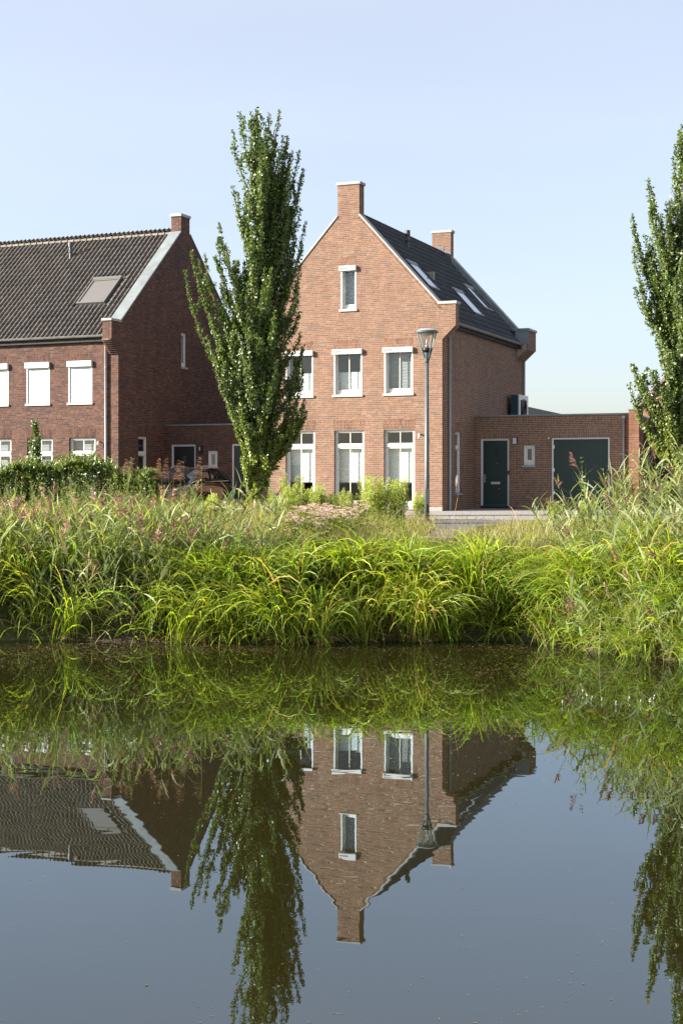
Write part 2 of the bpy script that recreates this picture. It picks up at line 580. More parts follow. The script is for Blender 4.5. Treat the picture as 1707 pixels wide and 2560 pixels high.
class Wall:
    def __init__(s, pal):
        s.pal = pal
        s.m = MB()            # mortar / core
        s.b = MB()            # bricks
        s.full = []           # whole stretchers that could be objects of their own
        s.r = random.Random(5)

    def brick(s, fr, bl, br, tr, tl, d=0.09, proud=0.006):
        P = [fr.p(q[0], proud, q[1]) for q in (bl, br, tr, tl)] + [fr.p(q[0], -d, q[1]) for q in (bl, br, tr, tl)]
        s.b.hexa(P, s.pal(s.r), back=False)

    def bond(s, fr, z0, z1, left, right, holes=(), lintels=(), thick=0.30, inset=0.004, keep=None, mleft=None, mright=None, bshrink=0.0, core=True):
        fn = lambda v: v if callable(v) else (lambda z: v)
        left, right = fn(left), fn(right)
        mleft, mright = fn(mleft or left), fn(mright or right)
        n = int(round((z1 - z0) / CO))
        for k in range(n):
            zb, zt = z0 + k * CO, z0 + (k + 1) * CO
            zm = (zb + zt) / 2

            def spans(a, b, hs):
                iv = [(a, b, 1, 1)]
                for (h0, h1, g0, g1) in hs:
                    if not (g0 < zm < g1):
                        continue
                    o = []
                    for (p, q, e0, e1) in iv:
                        if h1 <= p or h0 >= q:
                            o.append((p, q, e0, e1))
                            continue
                        if h0 > p:
                            o.append((p, h0, e0, 0))
                        if h1 < q:
                            o.append((h1, q, 0, e1))
                    iv = o
                return iv
            if core:
                for (p, q, e0, e1) in spans(mleft(zm), mright(zm), holes):
                    if q - p < 0.02:
                        continue
                    pb, pt = (mleft(zb + 1e-4), mleft(zt - 1e-4)) if e0 else (p, p)
                    qb, qt = (mright(zb + 1e-4), mright(zt - 1e-4)) if e1 else (q, q)
                    i = inset
                    P = [fr.p(pb + i, 0, zb), fr.p(qb - i, 0, zb), fr.p(qt - i, 0, zt), fr.p(pt + i, 0, zt),
                         fr.p(pb + i, -thick, zb), fr.p(qb - i, -thick, zb), fr.p(qt - i, -thick, zt), fr.p(pt + i, -thick, zt)]
                    s.m.hexa(P)
            for (p, q, e0, e1) in spans(left(zm), right(zm), list(holes) + list(lintels)):
                if q - p < 0.03:
                    continue
                u = p
                first = True
                while u < q - 0.015:
                    if first:
                        ln = (0.10, 0.21, 0.155, 0.21)[k % 4] if s.r.random() < 0.7 else s.r.choice((0.1, 0.15, 0.21))
                    else:
                        ln = 0.21 if s.r.random() < 0.74 else s.r.choice((0.10, 0.10, 0.155))
                    ue = u + ln
                    if ue > q - 0.055:
                        ue = q
                    last = ue >= q - 1e-6
                    lb, lt = (left(zb + 1e-4), left(zt - 1e-4)) if (first and e0) else (u, u)
                    rb, rt = (right(zb + 1e-4), right(zt - 1e-4)) if (last and e1) else (ue, ue)
                    za, zc = zb + JT / 2, zt - JT / 2
                    if keep and abs(ln - 0.21) < 1e-6 and not first and not last and keep(u, zm):
                        s.full.append((fr, u, za, zc))
                    else:
                        s.brick(fr, (lb, za), (rb, za), (rt, zc), (lt, zc))
                    u = ue + JT
                    first = False

    def lintel(s, fr, u0, u1, z0, z1):
        """upright bricks of one and a half lengths, staggered"""
        n = int(round((u1 - u0) / CO))
        w = (u1 - u0) / n
        h = z1 - z0
        for i in range(n):
            a, b = u0 + i * w + JT / 2, u0 + (i + 1) * w - JT / 2
            cut = z0 + (h * 0.36 if i % 2 else h * 0.66)
            s.brick(fr, (a, z0), (b, z0), (b, cut - JT / 2), (a, cut - JT / 2))
            s.brick(fr, (a, cut + JT / 2), (b, cut + JT / 2), (b, z1 - JT / 2), (a, z1 - JT / 2))

    def slanted(s, fr, ua, za, ub, zb_, w=0.10):
        """row of brick ends under a sloping coping; (ua,za)->(ub,zb_) is its top edge, the row lies to its right-hand side downwards"""
        d = np.array([ub - ua, zb_ - za])
        ln = np.linalg.norm(d)
        d /= ln
        nrm = np.array([d[1], -d[0]])
        if nrm[1] > 0:
            nrm = -nrm
        n = int(ln / CO)
        for i in range(n):
            a0, a1 = i * CO + JT / 2, (i + 1) * CO - JT / 2
            o = np.array([ua, za])
            q = [o + d * a0 + nrm * w, o + d * a1 + nrm * w, o + d * a1 + nrm * 0.004, o + d * a0 + nrm * 0.004]
            if np.cross(q[1] - q[0], q[2] - q[0]) < 0:
                q = [q[1], q[0], q[3], q[2]]
            s.brick(fr, *[tuple(t) for t in q])

    def build(s, name, parent, mortar, label=None, n_obj=300, dist=None):
        core = s.m.build(name, mortar, parent)
        if label:
            core['label'] = label
        picks = s.full
        if dist:
            picks = sorted(s.full, key=dist)
        for (fr, u, za, zc) in picks[n_obj:]:
            s.brick(fr, (u, za), (u + 0.21, za), (u + 0.21, zc), (u, zc))
        s.b.build('brickwork', M['brick'], core, kind='stuff')
        protos = []
        for k in range(10):
            b = MB()
            c = s.pal(s.r)
            h = (CO - JT) / 2
            P = [(-.105, -.006, -h), (.105, -.006, -h), (.105, -.006, h), (-.105, -.006, h),
                 (-.105, .09, -h), (.105, .09, -h), (.105, .09, h), (-.105, .09, h)]
            b.hexa(P, c, back=False)
            me = bpy.data.meshes.new('brick')
            me.from_pydata(b.v, [], b.f)
            a = me.attributes.new('tint', 'FLOAT_COLOR', 'POINT')
            cc = np.ones((8, 4), dtype=np.float32)
            cc[:, :3] = c
            a.data.foreach_set('color', cc.ravel())
            me.materials.append(M['brick'])
            protos.append(me)
        for i, (fr, u, za, zc) in enumerate(picks[:n_obj]):
            o = bpy.data.objects.new('brick', s.r.choice(protos))
            o.location = fr.p(u + 0.105, 0, (za + zc) / 2)
            o.rotation_euler = (0, 0, math.atan2(fr.U[1], fr.U[0]))
            link(o, core)
        return core


def snap(z, z0=0.0):
    return z0 + round((z - z0) / CO) * CO


# ------------------------------------------------------------------ windows, pipes, tiles
def window(parent, fr, u0, u1, z0, z1, transom=None, bar=True, rec=0.07, ft=0.075, sill=True, box=None, blind=None, bmat='blind',
           bars_h=(), cream=True, lbl=None, sill_m='sill', casement=True, pleat=0.03):
    """frame set back by rec in its opening; sub-parts hang under it"""
    g = 0.004
    a, b = u0 + g, u1 - g
    f = MB()
    f.ring(fr, a, b, -rec - 0.09, -rec, z0 + g, z1 - g, ft)
    if transom:
        f.box(fr, a + ft, b - ft, -rec - 0.09, -rec + 0.012, transom, transom + 0.11)
    o = f.build('window_frame', M['white'], parent, bevel=0.006)
    if lbl:
        o['label'] = lbl
    lights = [(z0 + g + ft, transom), (transom + 0.11, z1 - g - ft)] if transom else [(z0 + g + ft, z1 - g - ft)]
    for i, (p, q) in enumerate(lights):
        sash = 0.045 if (casement and i == 0) else 0.02
        sm = MB()
        sm.ring(fr, a + ft + .002, b - ft - .002, -rec - 0.075, -rec - 0.02, p + .002, q - .002, sash, sash * (2.2 if (casement and i == 0) else 1))
        sm.build('sash', M['white'], o, bevel=0.004)
        pu0, pu1 = a + ft + sash, b - ft - sash
        pz0 = p + sash * (2.2 if (casement and i == 0) else 1)
        pane = MB()
        pane.box(fr, pu0, pu1, -rec - 0.056, -rec - 0.050, pz0, q - sash)
        pane.build('pane', M['glass'], o)
        if bar:
            c = (pu0 + pu1) / 2
            bm_ = MB()
            bm_.box(fr, c - 0.016, c + 0.016, -rec - 0.049, -rec - 0.026, pz0 + .001, q - sash - .001)
            bm_.build('glazing_bar', M['cream'] if cream else M['white'], o)
        if i == 0:
            for zz in bars_h:
                bm_ = MB()
                bm_.box(fr, pu0 + .001, pu1 - .001, -rec - 0.048, -rec - 0.027, zz - .016, zz + .016)
                bm_.build('glazing_bar', M['white'], o)
    if blind:
        bz0, bz1 = blind
        bl = MB()
        n = max(2, int((bz1 - bz0) / pleat))
        ua, ub = a + ft * 0.6, b - ft * 0.6
        nn = -rec - 0.19
        vv, ff = [], []
        for i in range(n + 1):
            z = bz0 + (bz1 - bz0) * i / n
            off = 0.004 * (1 if i % 2 else -1)
            vv += [fr.p(ua, nn + off, z), fr.p(ub, nn + off, z)]
        for i in range(n):
            ff.append((2 * i, 2 * i + 1, 2 * i + 3, 2 * i + 2))
        bl.add(vv, ff)
        bl.box(fr, ua, ub, nn - 0.014, nn + 0.014, bz0 - 0.03, bz0 - 0.002)
        bl.build('blind', M[bmat], o)
    if sill:
        sl = MB()
        sl.box(fr, u0 - 0.05, u1 + 0.035, -rec, 0.055, z0 - 0.085, z0 - 0.004)
        sl.build('sill', M[sill_m], o, bevel=0.006)
    if box:
        bx = MB()
        bx.box(fr, u0 - 0.03, u1 + 0.012, -rec + 0.001, 0.105, box[0], box[1])
        x = bx.build('shutter_box', M['shutter'], o, bevel=0.012)
        for (p, q) in ((u0 + g, u0 + 0.05), (u1 - 0.05, u1 - g)):
            gu = MB()
            gu.box(fr, p, q, -rec + 0.002, 0.012, z0 + 0.004, box[0] - 0.002)
            gu.build('guide_rail', M['white'], o)
        if len(box) > 2:
            so_ = MB()
            m_ = (box[0] + box[1]) / 2
            for dz in (-0.024, 0.008):
                so_.box(fr, u0 + 0.0, u0 + 0.31, 0.104, 0.1085, m_ + dz, m_ + dz + 0.020)
            so_.build('solar_strip', M['zinc_dark'], o)
    return o


def roller(parent, fr, u0, u1, z0, z1, n_out=-0.02):
    """closed roller shutter with rounded slats"""
    b = MB()
    n = int((z1 - z0) / 0.042)
    h = (z1 - z0) / n
    for i in range(n):
        a = z0 + i * h
        vv = []
        for t, d in ((0, -0.006), (0.25, 0.002), (0.55, 0.004), (0.9, 0.0), (1.0, -0.006)):
            vv += [fr.p(u0, n_out + d, a + t * h), fr.p(u1, n_out + d, a + t * h)]
        b.add(vv, [(2 * k, 2 * k + 1, 2 * k + 3, 2 * k + 2) for k in range(4)])
    b.box(fr, u0, u1, n_out - 0.03, n_out - 0.01, z0, z1)
    return b.build('roller_shutter', M['shutter'], parent)


def pipe(parent, pts, r=0.04, brackets=(), m='pipe'):
    b = MB()
    b.tube(pts, r, 12)
    o = b.build('downpipe', M[m], parent, smooth=True)
    for (x, y, z, ux, uy) in brackets:
        k = MB()
        k.lathe([(r * 0.9, -0.02), (r + 0.009, -0.02), (r + 0.009, 0.02), (r * 0.9, 0.02)], 12, (x, y, z))
        k.tube([(x - ux * 0.02, y - uy * 0.02, z), (x + ux * 0.09, y + uy * 0.09, z)], 0.008, 6)
        k.build('bracket', M[m], o)
    return o


TW, TL_ = 0.204, 0.333


def tile_geo():
    """one S-shaped pantile: across x 0..TW, y up the slope, z out of the roof"""
    prof = [(0.0, 0.014), (0.022, 0.003), (0.075, 0.000), (0.112, 0.010), (0.128, 0.045), (0.152, 0.076), (0.182, 0.066), (0.212, 0.022)]
    v, q = [], []
    n = len(prof)
    for (y, lift) in ((-0.005, 0.026), (TL_ + 0.045, 0.0)):
        for (x, z) in prof:
            v.append((x, y, z + lift))
    for i in range(n - 1):
        q.append((i, i + 1, n + i + 1, n + i))
    # front edge thickness
    for (x, z) in prof:
        v.append((x, -0.003, z + 0.010))
    for i in range(n - 1):
        q.append((2 * n + i, 2 * n + i + 1, i + 1, i))
    return np.array(v, float), np.array(q, int)


def tile_field(parent, O, A, S, ncols, nrows, skip, m, base, n_obj, key):
    """O origin at the eaves, A across unit, S up-slope unit (parent space); skip(a,s) leaves tiles out"""
    O, A, S = (np.array(t, float) for t in (O, A, S))
    Nn = np.cross(A, S)
    Rm = np.array([A, S, Nn]).T
    tv, tq = tile_geo()
    spots = []
    r = random.Random(3)
    for j in range(nrows):
        for i in range(ncols):
            a, s = i * TW, j * TL_
            if skip and skip(a + TW / 2, s + TL_ / 2):
                continue
            spots.append((i, j, a, s))
    spots.sort(key=lambda t: key(t[2], t[3]))
    from mathutils import Matrix
    eul = Matrix(Rm.tolist()).to_euler()
    protos = []
    for k in range(8):
        kk = 0.78 + 0.44 * r.random()
        w = 1 + 0.10 * (r.random() - 0.5)
        c = (base[0] * kk * w, base[1] * kk, base[2] * kk / w)
        me = raw_mesh('roof_tile', tv, tq, None, np.tile(c, (len(tv), 1)), smooth=False)
        me.materials.append(m)
        protos.append(me)
    for (i, j, a, s) in spots[:n_obj]:
        o = bpy.data.objects.new('roof_tile', r.choice(protos))
        o.location = O + A * (a + r.uniform(-.002, .002)) + S * (s + r.uniform(-.004, .004))
        o.rotation_euler = eul
        link(o, parent)
    rest = spots[n_obj:]
    if rest:
        V = np.concatenate([(Rm @ tv.T).T + O + A * a + S * s for (i, j, a, s) in rest])
        Q = np.concatenate([tq + k * len(tv) for k in range(len(rest))])
        C = np.repeat(np.array([[base[0] * q, base[1] * q, base[2] * q] for q in (0.78 + 0.44 * r.random() for _ in rest)]), len(tv), axis=0)
        me = raw_mesh('tiling', V, Q, None, C)
        me.materials.append(m)
        o = bpy.data.objects.new('tiling', me)
        link(o, parent, kind='stuff')


def ridge(parent, P, Q, step, m, base, rad=0.10):
    """row of half-round ridge tiles, each its own part"""
    P, Q = np.array(P, float), np.array(Q, float)
    ln = np.linalg.norm(Q - P)
    d = (Q - P) / ln
    side = np.array([-d[1], d[0], 0])
    n = int(ln / step)
    r = random.Random(9)
    v, q = [], []
    for (t, k) in ((0.0, 1.0), (step * 0.86, 1.0), (step * 0.86, 1.18), (step * 1.08, 1.18)):
        for i in range(9):
            an = pi * (i / 8) * 1.1 - 0.05 * pi
            v.append(tuple(d * t + side * cos(an) * rad * k + np.array([0, 0, 1]) * (sin(an) * rad * k)))
    for j in range(3):
        for i in range(8):
            q.append((j * 9 + i, j * 9 + i + 1, (j + 1) * 9 + i + 1, (j + 1) * 9 + i))
    protos = []
    for k in range(4):
        kk = 0.85 + 0.3 * r.random()
        me = raw_mesh('ridge_tile', v, q, None, np.tile([c * kk for c in base], (len(v), 1)), smooth=True)
        me.materials.append(m)
        protos.append(me)
    for i in range(n):
        o = bpy.data.objects.new('ridge_tile', r.choice(protos))
        o.location = P + d * (i * step)
        link(o, parent)


def slope_box(name, m, parent, O, A, S, a0, a1, s0, s1, n0, n1, bevel=0, **kw):
    """box laid on a slope: A across, S up-slope"""
    O, A, S = (np.array(t, float) for t in (O, A, S))
    N = np.cross(A, S)
    pt = lambda a, s, n: tuple(O + A * a + S * s + N * n)
    b = MB()
    P = [pt(a0, s0, n1), pt(a1, s0, n1), pt(a1, s1, n1), pt(a0, s1, n1), pt(a0, s0, n0), pt(a1, s0, n0), pt(a1, s1, n0), pt(a0, s1, n0)]
    b.hexa(P)
    return b.build(name, m, parent, bevel=bevel, **kw)


def gutter(parent, P, Q, out, r=0.075):
    """half-round gutter from P to Q, 'out' = unit vector away from the wall"""
    P, Q, out = np.array(P, float), np.array(Q, float), np.array(out, float)
    v, f = [], []
    n = 10
    for E in (P, Q):
        for rr in (r, r - 0.006):
            for i in range(n + 1):
                an = pi + pi * i / n
                v.append(tuple(E + out * cos(an) * rr + np.array([0, 0, sin(an) * rr])))
    k = n + 1
    for i in range(n):
        f.append((i, i + 1, 2 * k + i + 1, 2 * k + i))
        f.append((k + i, 3 * k + i, 3 * k + i + 1, k + i + 1))
        f.append((i, k + i, k + i + 1, i + 1))
        f.append((2 * k + i, 2 * k + i + 1, 3 * k + i + 1, 3 * k + i))
    for i in (0, n):
        f.append((i, 2 * k + i, 3 * k + i, k + i))
    b = MB()
    b.add(v, f)
    d = (Q - P) / np.linalg.norm(Q - P)
    b.tube([P + out * (r + 0.004), Q + out * (r + 0.004)], 0.010, 6)
    o = b.build('gutter', M['gutter'], parent)
    ln = np.linalg.norm(Q - P)
    for i in range(int(ln / 0.62)):
        c = P + d * (0.3 + i * 0.62)
        bb = MB()
        pts = [tuple(c + out * cos(pi + pi * j / 6) * (r + 0.006) + np.array([0, 0, sin(pi + pi * j / 6) * (r + 0.006)])) for j in range(7)]
        bb.tube(pts, 0.007, 5)
        bb.build('gutter_bracket', M['gutter'], o)
    return o


def vent(parent, x, y, z, h=0.62):
    b = MB()
    b.lathe([(0.0, -0.25), (0.062, -0.25), (0.062, h * 0.28), (0.085, h * 0.34), (0.085, h * 0.42), (0.066, h * 0.48), (0.066, h * 0.66), (0.098, h * 0.68), (0.098, h), (0.0, h)], 16, (x, y, z))
    return b.build('vent_pipe', M['zinc_dark'], parent, smooth=False, bevel=0.004)


# ================================================================== THE SETTING
def smooth(a, b, x):
    t = np.clip((x - a) / (b - a), 0, 1)
    return t * t * (3 - 2 * t)


def edge_y(x):
    """where the far bank meets the water"""
    return 24.45 - 3.2 * smooth(2.8, 6.6, x) + 0.22 * np.sin(x * 0.9) * smooth(-1, 1, x + 20) + 0.10 * np.sin(x * 2.3 + 1)


def ground_z(x, y):
    t = y - edge_y(x)
    far = WATER - 0.55 + 0.55 * smooth(-2.5, -0.05, t) + 0.85 * smooth(-0.05, 0.6, t) + 0.75 * smooth(0.6, 3.6, t) + 0.13 * smooth(3.6, 8, t)
    near = WATER - 0.55 + 1.75 * smooth(6.6, 1.5, y)
    z = np.where(y < 14, near, far)
    bump = 0.03 * np.sin(x * 1.7 + y * 0.6) + 0.025 * np.sin(x * 0.8 - y * 1.9)
    k = smooth(0.5, 3, t) * smooth(41, 37, y)
    return z + bump * k


def sheet(name, xs, ys, zf, m, **kw):
    X, Y = np.meshgrid(xs, ys)
    Z = zf(X, Y)
    V = np.stack([X, Y, Z], -1).reshape(-1, 3)
    nx, ny = len(xs), len(ys)
    i, j = np.meshgrid(np.arange(nx - 1), np.arange(ny - 1))
    a = (j * nx + i).ravel()
    Q = np.stack([a, a + 1, a + nx + 1, a + nx], -1)
    me = raw_mesh(name, V, Q, None, None, smooth=True)
    me.materials.append(m)
    return link(bpy.data.objects.new(name, me), None, **kw)


xs = np.concatenate([[-900, -400, -150, -80, -50], np.arange(-40, 40.1, 0.5), [50, 80, 150, 400, 900]])
ys = np.concatenate([[-300, -80, -30, -10], np.arange(-4, 14, 0.6), np.arange(14, 42, 0.3), np.arange(42, 60, 1.5), [65, 80, 120, 250, 600, 1500]])
sheet('ground', xs, ys, ground_z, M['ground'], label='weedy grassland and bank around the pond', kind='structure')
b = MB()
b.add([(-300, 0.5, WATER), (300, 0.5, WATER), (300, 31, WATER), (-300, 31, WATER)], [(0, 1, 2, 3)])
b.build('pond_water', M['water'], label='still muddy pond water reflecting the houses', kind='structure')

CT, ST = cos(TH), sin(TH)


def loc2w(O, x, y):
    return (O[0] + x * CT + y * ST, O[1] - x * ST + y * CT)


OM = (3.356, 46.7)
OL = (-8.003, 50.3)


def paver_material():
    m, nt, p = nodes_of('driveway_pavers')
    p.inputs['Roughness'].default_value = 0.9
    tc = nt.nodes.new('ShaderNodeTexCoord')
    mp = nt.nodes.new('ShaderNodeMapping')
    mp.inputs['Rotation'].default_value = (0, 0, TH)
    L(nt, tc.outputs['Object'], mp.inputs['Vector'])
    br = nt.nodes.new('ShaderNodeTexBrick')
    br.inputs['Scale'].default_value = 1.0
    br.inputs['Brick Width'].default_value = 0.21
    br.inputs['Row Height'].default_value = 0.105
    br.inputs['Mortar Size'].default_value = 0.006
    br.inputs['Color1'].default_value = (0.27, 0.25, 0.23, 1)
    br.inputs['Color2'].default_value = (0.22, 0.205, 0.19, 1)
    br.inputs['Mortar'].default_value = (0.11, 0.10, 0.08, 1)
    L(nt, mp.outputs[0], br.inputs['Vector'])
    n = nt.nodes.new('ShaderNodeTexNoise')
    n.inputs['Scale'].default_value = 1.1
    n.inputs['Detail'].default_value = 7
    L(nt, tc.outputs['Object'], n.inputs['Vector'])
    mr = nt.nodes.new('ShaderNodeMapRange')
    mr.inputs['To Min'].default_value = 0.75
    mr.inputs['To Max'].default_value = 1.3
    L(nt, n.outputs['Fac'], mr.inputs['Value'])
    mx = nt.nodes.new('ShaderNodeVectorMath')
    mx.operation = 'SCALE'
    L(nt, br.outputs['Color'], mx.inputs[0])
    L(nt, mr.outputs[0], mx.inputs['Scale'])
    L(nt, mx.outputs[0], p.inputs['Base Color'])
    return m


M['drive'] = paver_material()
M['asphalt'] = mat('path_asphalt', (0.085, 0.08, 0.076), 0.95, var=0.25, scale=3, bump=0.5, bscale=60)
M['sand'] = mat('path_sand', (0.13, 0.10, 0.072), 0.95, var=0.3, scale=3, bump=0.6, bscale=40)


def slab(name, poly, z, m, label, th=0.12):
    b = MB()
    n = len(poly)
    zs = z if isinstance(z, (list, tuple)) else [z] * n
    vv = [(p[0], p[1], q) for p, q in zip(poly, zs)] + [(p[0], p[1], q - th) for p, q in zip(poly, zs)]
    b.add(vv, [tuple(range(n))] + [(i, n + i, n + (i + 1) % n, (i + 1) % n) for i in range(n)])
    return b.build(name, m, None, label=label, kind='structure')


drive_poly = [loc2w(OM, *p) for p in ((-6.6, -0.02), (-6.6, -1.6), (-1.3, -1.6), (-1.5, -8.6), (0.4, -10.2), (9.0, -7.5), (9.0, 3.54), (0.02, 3.54), (0.02, -0.02))]
slab('driveway', drive_poly, [0.045, 0.045, 0.045, 0.04, 0.035, 0.04, 0.07, 0.07, 0.045], M['drive'], 'pale concrete paved driveway in front of the garage')
drive_left = [loc2w(OL, *p) for p in ((0.02, 3.36), (0.02, -7.5), (6.3, -7.5), (6.3, 3.36))]
slab('driveway', drive_left, 0.035, M['drive'], 'paved driveway in the shade beside the dark brown house')
path_poly = [(2.15, 31.4), (2.95, 30.8), (4.1, 33.2), (4.7, 35.4), (3.0, 36.8), (2.1, 35.0)]
slab('path', path_poly, 0.055, M['asphalt'], 'grey asphalt apron below the street lamp')
sand_poly = [(1.6, 28.2), (2.2, 28.0), (2.85, 30.85), (2.15, 31.3)]
sz = [float(ground_z(np.array(p[0]), np.array(p[1]))) + 0.05 for p in sand_poly]
slab('path', sand_poly, sz, M['sand'], 'bare sandy track running down to the water edge')


# ================================================================== MAIN HOUSE
W, D = 6.76, 10.27
RT = 1.1044                                   # roof rise per metre
front = Frame((0, 0, 0), (1, 0, 0), (0, -1, 0))
SH0, SH1, SHW = snap(5.777), snap(6.223), 0.472
SHT = snap(6.93)


def cap_x(z):
    return -0.121 - (z - 6.966) / RT


def g_right(off):
    def f(z):
        if z < SH0:
            return 0.0
        if z < SH1:
            return SHW * (floor((z - SH0) / CO + 1e-6) + 1) / 7
        if z < SHT:
            return SHW
        if z < 10.16:
            return max(min(cap_x(z) - off, 0.0 - off), -2.98)
        return -2.98
    return f


house = thing('brick_house', (OM[0], OM[1], 0), -TH, 'tall sunlit orange brown brick gable house with dark roof in the middle', 'house')
w = Wall(pal_main)
gw = [(-2.085, -0.972), (-3.912, -2.797), (-5.755, -4.635)]
uw = [(-2.065, -1.03), (-3.925, -2.868), (-5.755, -4.695)]
GZ0, GZ1 = snap(0.17), snap(2.78)
UZ0, UZ1 = snap(4.00), snap(5.54)
TZ0, TZ1 = snap(6.97), snap(8.40)
holes = [(a, b_, GZ0, GZ1) for a, b_ in gw] + [(a, b_, UZ0, UZ1) for a, b_ in uw] + [(-3.665, -3.085, TZ0, TZ1)]
LH = 5 * CO
lint = [(a - 0.03, b_ + 0.03, GZ1, GZ1 + LH) for a, b_ in gw] + [(a, b_, UZ1, UZ1 + LH) for a, b_ in uw] + [(-3.665, -3.085, TZ1, TZ1 + LH)]
gr, grm = g_right(0.15), g_right(0.0)
w.bond(front, 0.18, 11.20, lambda z: -W - gr(z), gr, holes, lint, thick=0.33,
       keep=lambda u, z: z < 7.2 and u > -4.6, mleft=lambda z: -W - grm(z), mright=grm)
for (a, b_, z0, z1) in lint:
    w.lintel(front, a + 0.004, b_ - 0.004, z0, z1)
w.slanted(front, 0.02, 6.966 - (0.02 + 0.121) * RT, -2.98, 6.966 + (2.98 - 0.121) * RT)
w.slanted(front, -W - 0.02, 6.966 - (0.02 + 0.121) * RT, -W + 2.98, 6.966 + (2.98 - 0.121) * RT)
# lone darker vent bricks (open joints) in the facade
fw = w.build('front_wall', house, M['mortar'], dist=lambda t: abs(t[1] + 0.9) + 0.35 * abs(t[2] - 4.2))
b = MB()
for (u, z) in ((-1.95, 5.93), (-1.25, 5.93), (-3.7, 5.95), (-3.1, 5.95), (-1.35, 3.80), (-1.9, 3.80), (-3.2, 3.8), (-3.75, 3.8), (-1.3, 3.17), (-1.9, 3.17), (-3.1, 3.17), (-3.8, 3.17), (-2.3, 7.6), (-4.2, 8.9)):
    b.box(front, u, u + 0.012, -0.02, 0.0068, z, z + 0.055)
b.build('open_joint', M['black'], fw)
one('vent_grille', M['zinc_dark'], fw, front, (-2.45, -2.25, -0.03, 0.009, 3.06, 3.10))
# concrete plinth
b = MB()
b.box(front, -W, -0.0, -0.33, 0.012, -0.3, 0.176)
b.build('plinth', M['pave'], house)

side = Frame((0, 0.105, 0), (0, 1, 0), (1, 0, 0))
SW = (1.39 - 0.105, 2.035 - 0.105)
w = Wall(pal_main)
w.bond(side, 0.05, snap(6.40), 0.0, D - 0.215, [(SW[0], SW[1], snap(0.62), snap(2.75))], [(SW[0], SW[1], snap(2.75), snap(2.75) + LH)],
       keep=lambda u, z: u < 5)
w.lintel(side, SW[0], SW[1], snap(2.75), snap(2.75) + LH)
w.build('side_wall', house, M['mortar'], dist=lambda t: t[1])
lside = Frame((-W, 0.105, 0), (0, 1, 0), (-1, 0, 0))
w = Wall(pal_main)
w.bond(lside, 0.05, snap(6.40), 0.0, D - 0.215)
w.build('side_wall', house, M['mortar'], n_obj=0)

# rear gable with its shoulders and chimney
w = Wall(pal_main)
rear = Frame((0, D, 0), (1, 0, 0), (0, 1, 0))
w.bond(rear, 0.05, 11.17, lambda z: -W - grm(z), grm, thick=0.34)
w.build('rear_wall', house, M['mortar'], n_obj=0)
# chimney stacks and shoulders as parts of their own
for (y0, y1, zt, ys_) in ((0.105, 0.42, 11.20, 1), (D - 0.34, D - 0.105, 11.17, -1)):
    w = Wall(pal_main)
    for (xc, nx) in ((-2.98, 1), (-3.78, -1)):
        w.bond(Frame((xc, y0, 0), (0, 1, 0), (nx, 0, 0)), snap(9.8), zt, 0.0, y1 - y0, thick=0.2)
    if ys_ == 1:
        w.bond(Frame((0, 0.421, 0), (1, 0, 0), (0, 1, 0)), snap(9.9), zt, -3.78, -2.98, thick=0.12)
    else:
        w.bond(Frame((0, D - 0.345, 0), (1, 0, 0), (0, -1, 0)), snap(10.2), zt, -3.78, -2.98, thick=0.12)
    w.build('chimney', house, M['mortar'], n_obj=0)
for (y0, ln) in ((0.105, 0.22), (D - 1.14, 1.03)):
    w = Wall(pal_main)
    for k in range(7):
        xx = SHW * (k + 1) / 7
        w.bond(Frame((xx, y0, 0), (0, 1, 0), (1, 0, 0)), SH0 + k * CO, SH0 + (k + 1) * CO, 0.0, ln, thick=xx if y0 > 1 else 0.05)
    w.bond(Frame((SHW, y0, 0), (0, 1, 0), (1, 0, 0)), SH1, SHT, 0.0, ln, thick=SHW if y0 > 1 else 0.2)
    w.build('shoulder', house, M['mortar'], n_obj=0)
# copings
CS = (cos(math.atan(RT)), sin(math.atan(RT)))
for (y0, y1, nm) in ((-0.035, 0.385, 'coping'), (D - 0.40, D + 0.03, 'coping')):
    z_b = 6.966 + 0.121 * RT * 0
    n_seg = 4
    total = (2.98 - 0.121) / CS[0]
    for sgn in (1, -1):
        xo = -0.121 if sgn == 1 else -W + 0.121
        A = (0, sgn, 0)
        S = (-CS[0] * sgn, 0, CS[1])
        for i in range(n_seg):
            o = slope_box('coping', M['stone'] if y0 < 1 else M['zinc'], house, (xo, 0, 6.966), A, S,
                          min(y0 * sgn, y1 * sgn), max(y0 * sgn, y1 * sgn), total * i / n_seg + 0.003, total * (i + 1) / n_seg - 0.003 + (0.03 if i == n_seg - 1 else 0), 0.0, 0.062, bevel=0.008)
    cm = M['stone'] if y0 < 1 else M['zinc']
    for (x0, x1) in ((-0.16, SHW + 0.045), (-W - SHW - 0.045, -W + 0.16)):
        b = MB()
        yy0 = y0 if y0 < 1 else D - 1.18
        b.box(front, x0, x1, -y1, -yy0 + 0.004, SHT + 0.001, SHT + 0.10)
        b.build('shoulder_cap', cm, house, bevel=0.01)
for (y0, y1, zt) in ((-0.04, 0.46, 11.20), (D - 0.38, D + 0.04, 11.17)):
    b = MB()
    b.box(front, -3.83, -2.93, -y1, -y0, zt + 0.001, zt + 0.10)
    b.build('chimney_cap', M['stone'], house, bevel=0.01)
